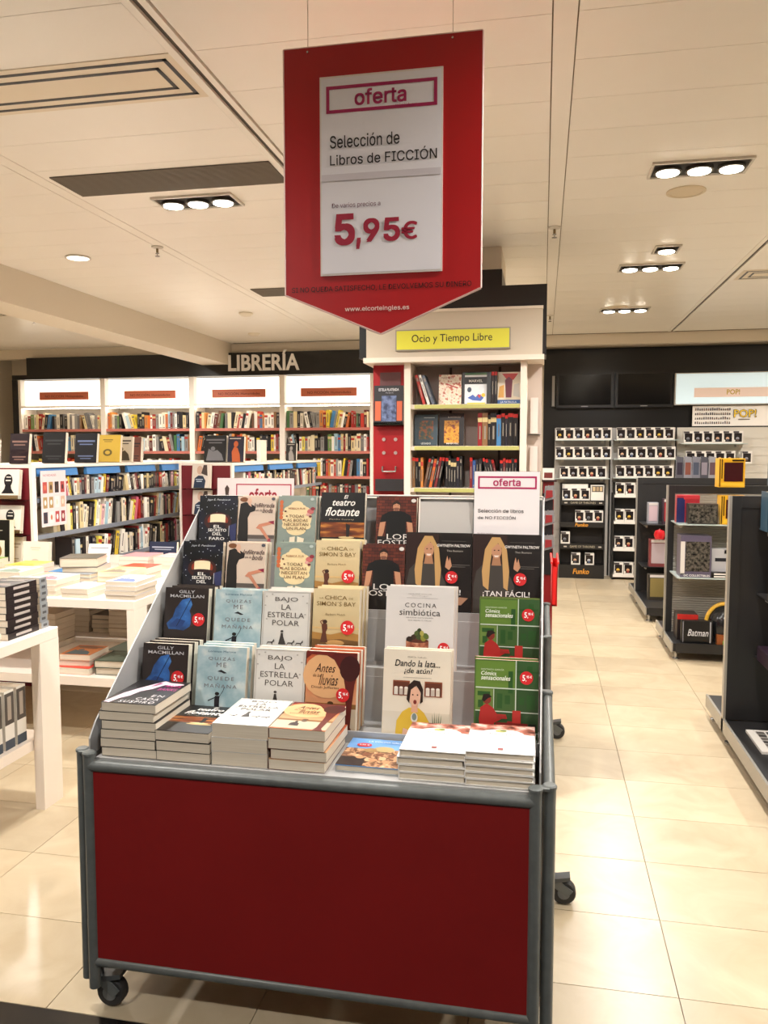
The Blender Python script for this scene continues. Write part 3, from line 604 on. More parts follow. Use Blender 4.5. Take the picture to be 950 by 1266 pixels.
LEAN = R(10)
def stand(x, y, z, lean=LEAN, yaw=0.):
    return Matrix.Translation((x, y, z)) @ Matrix.Rotation(yaw, 4, 'Z') @ Matrix.Rotation(R(90)-lean, 4, 'X')
DESC = {'faro': 'dark starry novel with glowing lamp on the cover', 'infil': 'pale pink novel with woman in black and bare leg', 'todas': 'sage green novel with cream ornamental plaque', 'teatro': 'black novel with white script title and sunset',
        'chica': 'tan novel with small figure in a sandy landscape', 'lori': 'novel with man in black shirt against brick', 'easy': 'dark cookbook with smiling long-haired blonde woman', 'gilly': 'dark brown novel with blue butterfly wing',
        'quizas': 'light blue cloudy novel with small figure', 'bajo': 'pale grey novel with woman and dogs silhouettes', 'lluvia': 'orange novel with dark red tree', 'cocina': 'white cookbook with small plated terrine',
        'lata': 'cream cookbook with woman in a yellow top', 'comics': 'green comic-panel book with seated man in red'}
STK = {'chica': (.76,.33,.021), 'easy': (.7,.4,.019), 'gilly': (.8,.43,.02), 'lluvia': (.74,.47,.019), 'cocina': (.86,.1,.017), 'lata': (.76,.05,.018), 'comics': (.81,.77,.0175)}
ROWN = ['lowest tier', 'second tier', 'third tier', 'top tier']
ROWS = [[('gilly',-1.147,3),('quizas',-.975,3),('bajo',-.799,2),('lluvia',-.646,3),('lata',-.424,2),('comics',-.172,2)],
        [('gilly',-1.145,3),('quizas',-.979,2),('bajo',-.826,3),('chica',-.667,3),('cocina',-.445,2),('comics',-.172,2)],
        [('faro',-1.15,2),('infil',-.999,2),('todas',-.834,2),('chica',-.7,2),('lori',-.548,2),('easy',-.4115,2),('easy',-.205,2)],
        [('faro',-1.155,2),('infil',-1.014,2),('todas',-.872,2),('teatro',-.722,1),('lori',-.534,2)]]
for r, row in enumerate(ROWS):
    yb, zb = 2.1, .7168
    yb += .145*r; zb += .141*r
    for j, (k, x, n) in enumerate(row):
        w_, h_, t_ = DIM[k][:3]
        extra = (', by the right end' if (k == 'easy' and j == 6) else (', by the man in black' if k == 'easy' else ''))
        if k == 'chica' and r == 1: zz = zb + .012
        else: zz = zb
        yy = yb
        for c in range(n):
            th = t_ if c == 0 else min(t_, (.1 - t_)/max(1, n-1))
            th = min(th, .03)
            lab = DESC[k] + ', ' + ROWN[r] + extra if c == 0 else '%s copy behind the %s, %s%s' % (('next' if c == 1 else 'rearmost'), DESC[k].split(' with ')[0], ROWN[r], extra)
            dx = .0 if c == 0 else random.uniform(.002, .010)
            dz = 0 if c == 0 else random.uniform(.0, .002)
            # front cover plane: book thickness runs behind it along +y
            book(lab, w_, h_, th, cov_of(k), stand(x+dx if k not in ('easy','comics') else x-abs(dx)*.3, yy, zz + th*math.sin(LEAN) + dz), art(k) if c == 0 else None, group='books on the cart tiers',
                 sticker=STK.get(k) if c == 0 else None, skc=CUT.get(k, 0.), back=DIM[k][4])
            yy += th/math.cos(LEAN) + .0012
# grey card and the small offer sign on the top tier
gc = thing('divider_card', 'blank light grey card standing beside the small offer sign', 'card'); gc.matrix_world = stand(-.389, 2.535, 1.142)
MB().box(0, .172, 0, .2, -.002, 0, mat('bdbab6', .4)).build('card_sheet', gc); MB().box(-.004, 0, 0, .21, -.004, .001, WHITE).build('card_edge', gc)
ns = thing('offer_sign', 'white offer sign for non-fiction in clear stand, top right of cart', 'sign'); ns.matrix_world = stand(-.213, 2.535, 1.142, R(6))
MB().box(-.003, .208, 0, .3, -.004, -.0015, GLASS).build('clear_holder', ns)
MB().box(0, .205, .002, .298, -.0015, 0, PAPER).build('paper_sheet', ns)
na = offer_sheet(.205, .298, [('Selección de libros', .06, .56, .76, .6, '2a2024', .004), ('de NO FICCIÓN', .06, .49, .64, .53, '2a2024', .004), ('De varios precios a', .06, .33, .3, .345, '6b2a44', 0), ('5', .06, .17, .18, .29, 'b0235c', .012), (',', .2, .155, .22, .19, 'b0235c', .012), ('95', .24, .17, .44, .27, 'b0235c', .01), ('€', .45, .18, .54, .25, 'b0235c', .008)])
put_art(na, ns)

# stacks lying on the tray: x, key, count, thickness, top z, label words
def flat(x, y, z, yaw=0.): return Matrix.Translation((x, y, z)) @ Matrix.Rotation(yaw, 4, 'Z')
STACKS = [('suspiro', -1.135, 1.873, 6, .0238, 'black novel with pink ribbon cover', 'stack at left end'), ('teatro', -.976, 1.873, 3, .0262, 'black novel with sunset band', 'low second stack'),
          ('bajo', -.822, 1.873, 3, .036, 'pale grey novel', 'thick white stack'), ('lluvia', -.668, 1.873, 4, .0265, 'orange novel with red tree', 'orange-topped stack'),
          ('pulpo', -.497, 1.893, 1, .018, 'blue cookbook with octopus dish', ''), ('blanco', -.337, 1.873, 4, .0188, 'white hardback cookbook', 'stack beside octopus book'), ('blanco', -.171, 1.873, 5, .0165, 'white hardback cookbook', 'stack by right end')]
for k, x, y, n, th, d, s in STACKS:
    w_, h_ = DIM[k][:2]
    for i in range(n):
        top = i == n-1; z = .7005 + (i+1)*th + i*.0004
        jx, jy, ja = (random.uniform(-.004, .004), random.uniform(-.001, .003), R(random.uniform(-1.2, 1.2)))
        if k == 'bajo': jx *= .4; ja *= .3
        lab = (d + ', ' + ('topmost of the ' + s if top else '%s from bottom of the %s' % (nth(i), s))) if n > 1 else d + ' lying alone on the cart tray'
        hard = k in ('blanco', 'pulpo')
        bb = book(lab, w_, h_, th, cov_of(k), flat(x+jx, y+jy, z, ja), art(k) if top else None, group='books stacked on the cart tray', hard=hard, back=DIM[k][4]); bb.scale.y = min(1, .21/h_)
# red offer card and two books seen over the top of the rack
oc = thing('offer_card', 'small white offer card with red frame behind the starry book', 'sign'); oc.matrix_world = stand(-1.16, 2.72, 1.2, R(4))
MB().box(0, .29, 0, .207, -.002, 0, mat('e8d8d6', .4)).build('card_sheet', oc)
ca = Art(.29, .207); ca.frame(.25, .5, .97, .9, .004, 'b0304a').text('oferta', .42, .58, .78, .82, 'a02838', .01, 0, 2, 1., True).rect(.06,.32,.2,.5,'b03038').poly([(.06,.5),(.2,.5),(.18,.62),(.15,.72),(.16,.82),(.13,.88),(.1,.82),(.11,.7),(.08,.6)],'4a3a34')
put_art(ca, oc)
lg = MB().tube((.05, .1, -.012), (.05, -.5, -.012), .006, GREY, 8).tube((.24, .1, -.012), (.24, -.5, -.012), .006, GREY, 8).box(.03, .26, .08, .12, -.012, -.002, GREY).build('stand_leg', oc)

# ------------------------------------------------------------------ shelf books (spine outwards)
PAL = {'white': ('e9e4da','f2efe8','ddd5c4'), 'cream': ('e0d2b0','d9c594'), 'black': ('161416','201c1e','1a1822'), 'red': ('a8231f','b93a2c','8c1a1c'), 'dark red': ('5f1518','6e1d20'), 'orange': ('cf6a2c','c8813c'),
       'yellow': ('d9bd3a','e0cf58'), 'blue': ('2c4f8a','3f78a8'), 'pale blue': ('9dbdcc','b4cbd6'), 'green': ('3f6a40','6a8a4c'), 'grey': ('8a8886','6b6a6c'), 'brown': ('6a4630','84603e'), 'pink': ('c8647a','dcaab0')}
SB = {}
def spine_mesh(col, style):
    k = (col, style)
    if k in SB: return SB[k]
    m = mat(col, .42); b = MB()
    b.box(0, .06, 0, 1, 0, 1, m).box(.94, 1, 0, 1, 0, 1, m).box(.06, .94, 0, .02, 0, 1, m).box(.06, .94, .02, .985, .012, .985, PAGE)
    dark = sum(int(col[i:i+2], 16) for i in (0,2,4)) < 330
    ink = mat('8f887c' if dark else '6a6260', .5)
    if style == 1: b.box(.2, .8, -.004, 0, .78, .9, ink).box(.4, .6, -.004, 0, .25, .68, ink)
    elif style == 2: b.box(.38, .62, -.004, 0, .3, .82, ink).box(.1, .9, -.004, 0, .06, .1, ink)
    elif style == 3: b.box(0, 1, -.004, 0, .72, .86, mat('b03028' if not dark else 'c8b480', .45)).box(.35, .65, -.004, 0, .2, .6, ink)
    elif style == 4: b.box(0, 1, -.004, 0, .88, .99, mat('d02a22', .4)).box(.38, .62, -.004, 0, .3, .7, ink)
    elif style == 5: b.box(.02, .98, -.004, 0, .42, .96, mat('4a4440', .45)).box(.3, .7, -.006, -.004, .5, .9, mat('a89c90', .45)).box(0, 1, -.004, 0, 0, .16, mat('3a4654', .45))
    SB[k] = b.mesh('book'); return SB[k]
def spine_row(x0, x1, y, z, hs, depth, label, group, pal, ax='x', tr=(.012, .03), seed=0, lean=.35, styles=(0,1,2,3), fill=1., stuff=None, kindname='book', cat='book'):
    """books side by side; ax x: run along +x facing -y; ax y: run along +y facing +x (x is then the fixed plane)"""
    rnd = random.Random(seed); cur = x0; end = x0 + (x1-x0)*fill; i = 0; run = 0; ang = 0.; prevlean = False
    names = [p for p, k in pal for _ in range(k)]
    while cur < end - .01:
        if run <= 0:
            newang = 0.
            if rnd.random() < lean and end - cur > .2: newang = rnd.choice((-1, 1, 1)) * R(rnd.uniform(6, 15))
            if ang > 0 and newang <= 0: cur += hs[1]*math.sin(ang)
            if newang < 0 and ang >= 0: cur += hs[1]*math.sin(-newang)
            if ang > 0 and newang > 0: newang = ang
            if ang < 0 and newang < 0: newang = ang
            if ang < 0 and newang > 0: newang = 0.
            ang = newang; run = rnd.randint(3, 7)
        n = rnd.choice(names); col = rnd.choice(PAL[n]); t = rnd.uniform(*tr); h = rnd.uniform(*hs); d = depth*rnd.uniform(.85, 1)
        foot = t*math.cos(ang)
        if cur + t/math.cos(ang) + (h*math.sin(ang) if ang > 0 else 0) > x1: break
        o = bpy.data.objects.new(kindname, spine_mesh(col, rnd.choice(styles)))
        if not stuff: COL.objects.link(o)
        o.scale = (t, d, h); off = rnd.uniform(0, .012)
        dz = t*math.sin(abs(ang)) if ang > 0 else 0.
        if ax == 'x': o.location = (cur, y+off, z+dz+.0008); o.rotation_euler = (0, ang, 0)
        else: o.location = (x0*0 + y-off, cur, z+dz+.0008); o.rotation_euler = (0, ang, R(90)); 
        if ax == 'y': o.rotation_mode = 'XYZ'
        if stuff:
            M = Matrix.LocRotScale(o.location, o.rotation_euler, o.scale); me = o.data; b0 = len(stuff.v)
            stuff.v += [tuple(M @ q.co) for q in me.vertices]
            for p in me.polygons: stuff.f.append(tuple(b0+j for j in p.vertices)); stuff.m.append(stuff.mi(me.materials[p.material_index]))
            bpy.data.objects.remove(o)
        else: tag(o, '%s spine, %s from left on %s' % (n, nth(i), label), cat, group)
        cur += t/math.cos(ang) + .0012; run -= 1; i += 1
    return cur
GEN = [('white',5),('cream',2),('black',4),('red',3),('dark red',1),('orange',1),('yellow',1),('blue',1),('pale blue',1),('green',1),('grey',2),('brown',1)]

# ------------------------------------------------------------------ lit bookcases on the back wall
mx = [-6.9, -5.665, -4.42, -3.21, -2.05]
YF = 9.62
FARB = MB()
NAMES = ['leftmost lit bookcase', 'second lit bookcase', 'third lit bookcase', 'fourth lit bookcase']
SHELFW = mat('f0e8e0', .4); LIT = mat('fff6e6', .4, 0, 1.6)
for i in range(4):
    a, b = mx[i], mx[i+1]
    t = thing('bookcase', 'white ' + NAMES[i] + ' with glowing header against the back wall', 'bookcase', ((a+b)/2, YF, 0), group='lit wall bookcases')
    W = (b-a)/2
    for sx in (-1, 1): MB().box(sx*W - (0 if sx < 0 else .034), sx*W + (.034 if sx < 0 else 0), 0, .36, 0, 2.46, SHELFW).build('upright', t)
    MB().box(-W+.034, W-.034, .34, .36, 0, 2.1, mat('b8aea2', .5)).build('back_panel', t)
    hd = MB().box(-W+.034, W-.034, .1, .14, 2.11, 2.45, LIT).build('lit_header', t)
    MB().box(-W+.034, W-.034, .0, .34, 2.085, 2.11, SHELFW).build('top_board', t)
    MB().box(-W+.05, W-.05, .03, .05, 2.074, 2.084, mat('fff2dc', .4, 0, 16)).build('strip_light', t)
    lb = MB().box(-.36, .36, .085, .098, 2.195, 2.30, mat('c4694c', .45)).build('category_label', t)
    la = Art(.72, .105); la.text('NO FICCIÓN. Humanidades', .12, .3, .9, .68, '5a241c', .004); put_art(la, lb, (-.36, .0845, 2.195), (R(90), 0, 0))
    for k, z in enumerate((1.80, 1.51, 1.2, .9, .6, .3)):
        sh = MB().box(-W+.034, W-.034, .02, .34, z-.022, z, SHELFW).build('shelf', t)
        MB().box(-W+.034, W-.034, .012, .02, z-.03, z+.004, mat('c07468', .4)).build('price_rail', sh)
    for k, (z, nm) in enumerate(((1.80, 'top shelf'), (1.51, 'second shelf'), (1.2, 'third shelf'))):
        spine_row(a+.045, b-.045, YF+.045, z, (.17, .225), .16, '%s, %s' % (nm, NAMES[i]), 'books in the lit bookcases', GEN, tr=(.022, .048), seed=10*i+k, lean=.4, stuff=FARB)
    if i == 3: spine_row(a+.3, b-.045, YF+.045, .9, (.17, .215), .16, 'fourth shelf, fourth lit bookcase', 'books in the lit bookcases', GEN, tr=(.022, .045), seed=99, stuff=FARB)
# black surround and fascia
fs = thing('shop_fascia', 'long black fascia with white raised bookshop letters', 'sign', (-4.45, YF, 2.46))
MB().box(-2.3, 2.43, -.02, .42, .0, .285, mat('0c0b0c', .3)).box(-2.52, -2.3, -.02, .42, .0, .06, mat('0c0b0c', .3)).build('fascia_board', fs)
bp_ = thing('corner_post', 'black corner post left of the lit bookcases', 'post', (-6.94, YF, 0)); MB().box(-.033, .033, -.02, .4, 0, 2.459, mat('0c0b0c', .3)).box(-.036, .036, -.024, .4, 0, .1, mat('1a1a1c', .4)).build('post_body', bp_)
v, f, ax_, bx_, ay_, by_ = text_geo('LIBRERÍA', .02, 0, 3)
v2, f2, ax2, bx2, ay2, by2 = text_geo('L', .02, 0, 3)
lm = MB(); k_ = lm.mi(mat('e8e4e0', .35)); sx_ = .93/(bx_-ax_); sy_ = .2/(by2-ay2)
for zz in (-.04, -.022):
    n_ = len(lm.v); lm.v += [(.55 + (p[0]-ax_)*sx_, zz, .055 + (p[1]-ay2)*sy_) for p in v]
    for q in f: lm.f.append(tuple(n_+j for j in q)); lm.m.append(k_)
nv = len(v)
edges = {}
for q in f:
    for a, b in zip(q, q[1:]+q[:1]):
        e = (min(a,b), max(a,b)); edges[e] = edges.get(e, 0)+1
for (a, b), c in edges.items():
    if c == 1: lm.f.append((a, b, b+nv, a+nv)); lm.m.append(k_)
lm.build('raised_lettering', fs)

# ------------------------------------------------------------------ low gondolas A and B in the middle of the left aisle
MAROON = mat('6e1420', .45); RAIL = mat('8f98a6', .35, .4)
def face_art(w, h, bg, fg, style=0):
    a = Art(w, h)
    if style == 0: a.ell(.5,.62,.2,.22,fg).poly([(.2,.18),(.8,.18),(.66,.34),(.62,.5),(.38,.5),(.34,.34)],fg).rect(.4,.72,.62,.75,bg).rect(.38,.6,.62,.64,bg).rect(0,0,1,.12,'8a6a48')
    elif style == 1: a.poly([(.1,.0),(.7,.0),(.75,.3),(.6,.5),(.35,.52),(.15,.4)],fg).ell(.42,.74,.16,.18,'c8a894').poly([(.5,.6),(.62,.95),(.8,.95),(.85,.5)],'4a3a34').rect(.2,.34,.6,.37,'c8d4e0').rect(.25,.26,.55,.29,'c8d4e0')
    elif style == 2: a.rect(.1,.7,.9,.76,fg).rect(.2,.6,.8,.64,fg).rect(.15,.2,.85,.24,fg).rect(.25,.12,.75,.15,fg)
    elif style == 3: a.ell(.5,.35,.18,.13,fg).ell(.5,.35,.1,.07,bg).rect(.3,.8,.7,.83,fg).rect(.35,.74,.65,.76,fg)
    elif style == 4: a.rect(.08,.8,.92,.86,fg).rect(.2,.7,.8,.74,fg).poly([(.1,.05),(.9,.05),(.8,.3),(.6,.45),(.4,.4),(.2,.5)],fg).ell(.4,.5,.1,.08,fg)
    elif style == 5: a.poly([(.3,.0),(.8,.0),(.75,.3),(.6,.55),(.4,.6),(.25,.4)],fg).ell(.5,.7,.14,.12,fg).rect(.1,.9,.8,.93,'d0c8bc')
    return a.meshes()
def face_book(label, x, y, z, w, h, t, bg, fg, style, face='-y', lean=R(8), group='face-out books', hard=False):
    yaw = 0 if face == '-y' else R(90)
    return book(label, w, h, t, bg, stand(x, y, z + t*math.sin(lean), lean, yaw), face_art(w, h, bg, fg, style), group=group, hard=hard)
def gondola(label, xl, xr, y0, y1, zt, sections, shelves, nm):
    t = thing('gondola_shelving', label, 'shelving unit', ((xl+xr)/2, y0, 0), group='low white bookshop gondolas')
    cx = (xl+xr)/2; X0, X1 = xl-cx, xr-cx; L = y1-y0
    MB().box(X0, X1-.24, .03, L, 0, zt-.02, mat('e6dccc', .4)).build('core', t)
    MB().box(X0, X1, 0, L, zt-.02, zt, WHITE).build('top_board', t)
    MB().box(X0, X1, -.0, .03, 0, zt-.02, MAROON).box(X0-.006, X0+.012, -.012, .03, 0, zt, WHITE).box(X1-.012, X1+.006, -.012, .03, 0, zt, WHITE).build('end_panel', t)
    MB().box(X0, X1, .03, L, 0, .12, WHITE).build('plinth', t)
    for k in range(sections+1):
        yy = .03 + k*(L-.06)/sections
        MB().box(X1-.24, X1-.19, yy-.0, yy+.03, .12, zt-.02, WHITE).build('upright', t)
    for z in shelves:
        s = MB().box(X1-.24, X1-.01, .03, L, z-.02, z, WHITE).build('shelf', t)
        MB().box(X1-.01, X1, .03, L, z-.024, z+.006, RAIL).build('price_rail', s)
    for k in range(sections):
        ya = .06 + k*(L-.06)/sections; yb = ya + (L-.06)/sections*.8
        h = MB().prism([(X1-.03, zt-.075), (X1-.002, zt-.075), (X1-.012, zt-.022), (X1-.03, zt-.022)], 0, 1, mat('3f7cba', .4), 'y')
        h.v = [(p[0], ya + p[1]*(yb-ya), p[2]) for p in h.v]
        h.build('blue_category_strip', t)
    return t
gA = gondola('white gondola with maroon end panel at the left edge', -3.95, -3.15, 4.5, 7.4, 1.42, 5, (1.2, .965, .72, .45), 'A')
gB = gondola('white gondola with maroon end panel behind the offer card', -2.96, -2.5, 6.2, 8.9, 1.41, 3, (1.15, .93, .7, .45), 'B')
SP2 = [('white',6),('black',7),('red',1),('cream',3),('dark red',1),('yellow',1),('pale blue',1),('grey',1),('pink',1)]
spine_row(4.86, 6.75, -3.165, 1.2, (.115, .142), .13, 'upper shelf of near gondola', 'books on the near gondola', SP2, 'y', tr=(.018, .042), seed=31, lean=.5)
spine_row(4.72, 6.75, -3.165, .965, (.15, .195), .13, 'middle shelf of near gondola', 'books on the near gondola', SP2, 'y', tr=(.018, .044), seed=32, lean=.5)
spine_row(4.95, 6.75, -3.165, .72, (.15, .2), .13, 'lower shelf of near gondola', 'books on the near gondola', SP2, 'y', tr=(.02, .05), seed=33, lean=.5, stuff=FARB)
spine_row(6.5, 8.8, -2.515, 1.15, (.145, .18), .13, 'upper shelf of far gondola', 'books on the far gondola', SP2+[('pink',3)], 'y', tr=(.025, .05), seed=34, stuff=FARB)
fo = FARB.build('distant_shelf_books'); tag(fo, 'rows of small distant books on the lit bookcases and far gondola', 'books'); fo['kind'] = 'stuff'
# poster on the near gondola
ps = thing('poster', 'pale pink poster of small book covers on the near gondola', 'poster', (-3.13, 4.56, 1.02), (R(90), 0, R(90)))
MB().box(0, .27, 0, .36, -.004, 0, mat('dccfd0', .4)).build('sheet', ps)
pa = Art(.27, .36); pa.text('NOVEDADES', .08, .9, .6, .94, '9a5a6a')
for r_ in range(3):
    for c_ in range(4):
        cc = random.choice(['2a2628','8a2f3a','c8a890','5a6a88','e8e0d8','b04a4a','3a3a48','a88a5a'])
        pa.rect(.06+.235*c_, .06+.27*r_, .22+.235*c_, .26+.27*r_, cc).ell(.14+.235*c_, .16+.27*r_, .04, .05, random.choice(['e0d0c0','4a3030','c87050','f0e8e0']), 10)
put_art(pa, ps)
# endcap books
face_book('white book with black head silhouette, upper pocket of left endcap', -3.355, 4.432, 1.205, .15, .185, .03, 'e8e0d6', '161416', 0, group='books in the left endcap pockets')
face_book('white book with black head silhouette, lower pocket of left endcap', -3.35, 4.432, .99, .15, .175, .03, 'e8e0d6', '161416', 0, group='books in the left endcap pockets')
face_book('dark book with yellow foot, cut by left photo edge', -3.56, 4.432, 1.205, .16, .185, .03, '2a2826', 'e0c838', 2, group='books in the left endcap pockets')
face_book('plain white book, lowest pocket of left endcap', -3.345, 4.432, .79, .15, .18, .03, 'e6ddd0', 'b8a890', 2, group='books in the left endcap pockets')
for z, n in ((1.2, 'upper'), (.98, 'lower')):
    sh = MB().box(-3.9, -3.17, 4.41, 4.498, z-.006, z, GLASS).box(-3.9, -3.17, 4.407, 4.411, z-.006, z+.03, GLASS).build('clear_ledge', gA); sh.location = (3.55, -4.5, 0)
for z, n in ((1.2, 'upper'), (.985, 'lower')):
    face_book('book with cover woman in blue, %s pocket of far endcap' % n, -2.83, 6.132, z+.002, .16, .2, .03, 'd8ccc0', '1c2c44', 1, group='books in the far endcap pockets')
    sh = MB().box(-2.9, -2.55, 6.1, 6.198, z-.006, z, GLASS).build('clear_ledge', gB); sh.location = (2.73, -6.2, 0)
# face-out books along the gondola tops
for lab, x, y, w_, h_, bg, fg, st in (('slim grey book standing at the near end of gondola top', -3.6, 4.6, .13, .16, 'a8a8ac', '4a4a50', 4), ('dark wine-coloured book, first dark one on gondola top', -3.47, 4.72, .14, .2, '2a1c20', '8a6a60', 2),
        ('plain black book standing on the near gondola top', -3.42, 5.0, .175, .215, '151416', '3a3a3c', 2), ('black book with blue lettering beside the gold one', -3.36, 5.3, .175, .215, '17161c', '6a78a0', 2), ('gold yellow book with round emblem on gondola top', -3.39, 5.62, .21, .21, 'd0ae42', '6a5a28', 3),
        ('grey illustrated book standing right of the gold one', -3.33, 5.8, .15, .2, 'b8b0a4', '3a3430', 4), ('brown slim book at far end of gondola top', -3.30, 5.98, .1, .2, '6a3a2c', '2a1c18', 2)):
    face_book(lab, x, y, 1.4205, w_, h_, .03, bg, fg, st, group='books on the gondola tops')
for lab, x, y, w_, h_, bg, fg, st in (('large black book with grey ornament on far gondola top', -2.86, 6.45, .2, .23, '19191b', '6f6f74', 4), ('dark book with orange figure on far gondola top', -2.645, 6.45, .145, .22, '1e1c30', 'b85a2c', 5)):
    face_book(lab, x, y, 1.4105, w_, h_, .04, bg, fg, st, group='books on the gondola tops')
book('slim white booklet standing upright at far gondola edge', .04, .2, .15, 'efeae4', stand(-2.545, 6.9, 1.4105, 0), group='books on the gondola tops')
face_book('black and white photo book, farthest on gondola top', -2.6, 7.9, 1.4105, .11, .18, .03, '2a2828', '9a9490', 5, group='books on the gondola tops')
face_book('dark book leaning in front of the second lit bookcase', -3.36, 6.32, 1.4205-.01, .12, .18, .03, '3a3836', '8a8680', 4, group='books on the gondola tops').location.y = 6.07

# ------------------------------------------------------------------ white book tables
def table(label, x0, x1, y0, y1, zt, zs):
    t = thing('display_table', label, 'table', ((x0+x1)/2, (y0+y1)/2, 0), group='white book tables')
    W, D = (x1-x0)/2, (y1-y0)/2
    MB().bbox(-W, W, -D, D, zt-.045, zt, TABLE, .003).build('table_top', t)
    MB().box(-W+.03, W-.045, -D+.02, D-.02, zs-.045, zs, TABLE).build('lower_shelf', t)
    for sx in (-1, 1):
        for sy in (-1, 1):
            a = W-.042 if sx > 0 else -W; b = D-.13 if sy > 0 else -D
            MB().box(a, a+.042, b, b+.13, 0, zt-.046, TABLE).build('leg', t)
    return t
t1 = table('white book table with panel leg at the left photo edge', -3.3, -2.03, 1.5, 3.045, .755, .3)
t2 = table('white book table covered in stacks behind the near one', -3.5, -2.0, 3.64, 4.41, .755, .345)
t3 = table('third white book table, partly hidden behind the stacks', -3.08, -2.0, 4.44, 5.3, .755, .345)
def pile(label, x, y, z, n, w, h, t, col, group, yaw=0., jit=.004, hard=False, topart=None, cols=None, back=None):
    for i in range(n):
        c = (cols[i % len(cols)] if cols else col)
        jx, jy, ja = random.uniform(-jit, jit), random.uniform(-jit, jit), R(random.uniform(-2, 2)) + yaw
        lab = label if n == 1 else label + (', topmost' if i == n-1 else ', %s from bottom' % nth(i))
        ar = None
        if i == n-1 and topart: ar = face_art(w, h, c, topart[0], topart[1])
        book(lab, w, h, t, c, flat(x+jx, y+jy, z + (i+1)*t + (i+1)*.0006, ja), ar, group=group, hard=hard, back=back)
G1 = 'books stacked on the near table'; G2 = 'books stacked on the far table'; G3 = 'books on the far table shelf'; G4 = 'books on the near table shelf'
Z1, Z2, Z3, Z4 = .7552, .7552, .3452, .3002
def spile(label, xr, y, z, n, w, h, t, col, group, pages=PAGE, lw=None):
    """pile with the spines towards +x"""
    for i in range(n):
        lab = label + (', topmost' if i == n-1 else ', %s from bottom' % nth(i))
        M = Matrix.Translation((xr + random.uniform(-.004, .003), y + h + random.uniform(-.003, .003), z + (i+1)*(t+.0006))) @ Matrix.Rotation(R(180 + random.uniform(-1, 1)), 4, 'Z')
        b = book(lab, w, h, t, col, M, face_art(w, h, 'e6dfd2', 'b8a89a', 2) if i == n-1 else None, group=group, back=col)
        if lw: s = MB().box(-.0006, -.0001, h*.25, h*.75, -t*.7, -t*.3, mat(lw, .5)).build('spine_lettering', b)
spile('black-spined book in pile on near table', -2.065, 2.76, Z1, 8, .16, .2, .0262, '1a1014', G1, lw='b8b0ac')
spile('grey-spined book in pile behind the black spines', -2.068, 2.985-.005, Z1, 8, .15, .05, .0265, '8f9498', G1, lw='4a4c50')
pile('white book with blue edge, front of near table', -2.27, 2.5, Z1, 2, .2, .23, .018, 'e6e0d4', G1, topart=('b08a70', 4), cols=['5a7690', 'ece6dc'])
for i in range(3):
    o = link('book', spine_mesh('e6e2da', 5)); o.scale = (.058, .15, .24); o.location = (-2.1, 2.7+.075*i, Z4+.001); o.rotation_euler = (0, 0, R(90))
    tag(o, 'tall white book with dark spine picture, %s on near table shelf' % nth(i), 'book', G4)
pile('dark-covered book lying on near table shelf', -2.29, 2.36, Z4, 4, .17, .2, .034, '1c1a1e', G4, cols=['18161a', 'e0d8c8', '2a1418', '141216'])
# far table top
pile('green-topped book in stack by the pasta book', -3.36, 4.085, Z2, 4, .17, .22, .026, '7a9a3c', G2, topart=('c8d070', 4), cols=['dcd6c8', '6f9a44', 'd8d0c0', '7fae3e'])
pb = book('tall black and yellow book with pasta picture, standing', .24, .33, .045, '14120f', stand(-3.44, 4.38-.06, Z2, R(3)), None, group=G2, back='d8c02c')
a_ = Art(.24, .33); a_.rect(.3,.22,.86,.62,'e2d8cc').ell(.58,.42,.2,.15,'8a5a20').ell(.58,.42,.15,.11,'c89a3c').ell(.55,.44,.08,.05,'7a4a1c').rect(.2,.9,.6,.915,'c8c83a').rect(.1,.8,.8,.81,'d8d4c8').rect(.1,.74,.7,.745,'8a8678').rect(.2,.1,.8,.11,'b8b4a4').rect(.2,.14,.7,.15,'b8b4a4'); put_art(a_, pb, pic='cover_picture')
book('cream book standing upright beside the yellow-topped stack', .17, .2, .04, 'e8dfd2', stand(-3.12, 4.33, Z2, R(6)), face_art(.17, .2, 'e8dfd2', 'c8bcae', 3), group=G2, hard=True)
pile('pink-edged book in yellow-topped stack', -3.08, 4.12, Z2, 3, .19, .2, .028, 'd9a8a0', G2, topart=('e0b040', 4), cols=['c87f86', 'd8a8a8', 'e4d060'])
pile('white thick book in tall grey stack', -2.66, 4.0, Z2, 3, .2, .19, .022, '8f949c', G2, hard=True, cols=['7c828c', 'b0b4ba', '9aa0a8'])
pile('pale grey book upon the tall grey stack', -2.64, 4.02, Z2+.07, 1, .2, .2, .028, 'b8b4b4', G2, yaw=R(8))
pile('thick white book crowning the tall grey stack', -2.65, 4.0, Z2+.1, 1, .21, .2, .052, '5a564e', G2, yaw=R(14), hard=True, topart=('8a7a60', 2))
cd = thing('price_card', 'white standing card behind the book stacks of far table', 'card'); cd.matrix_world = stand(-2.93, 4.72, Z2, R(18))
MB().box(0, .16, 0, .15, -.004, 0, mat('f0ebe6', .4)).build('card_sheet', cd); MB().prism([(.024, -.07), (.028, -.07), (.11, -.004), (.1, -.004)], .06, .1, mat('ddd6d0', .4), 'x').build('card_foot', cd)
ka = Art(.16, .15); ka.rect(.1,.8,.9,.84,'8a8488').rect(.15,.4,.9,.5,'c8b4a0').rect(.1,.2,.7,.3,'b89880'); put_art(ka, cd)
pile('cream-yellow book in stack at mid table', -2.33, 3.86, Z2, 4, .17, .21, .026, 'dcc98a', G2, topart=('7a6a54', 4))
pile('red box-like book on the far table', -2.42, 4.14, Z2, 2, .19, .26, .038, 'd8442c', G2, 0., cols=['c23a26', 'dc4a30'], back='d8442c')
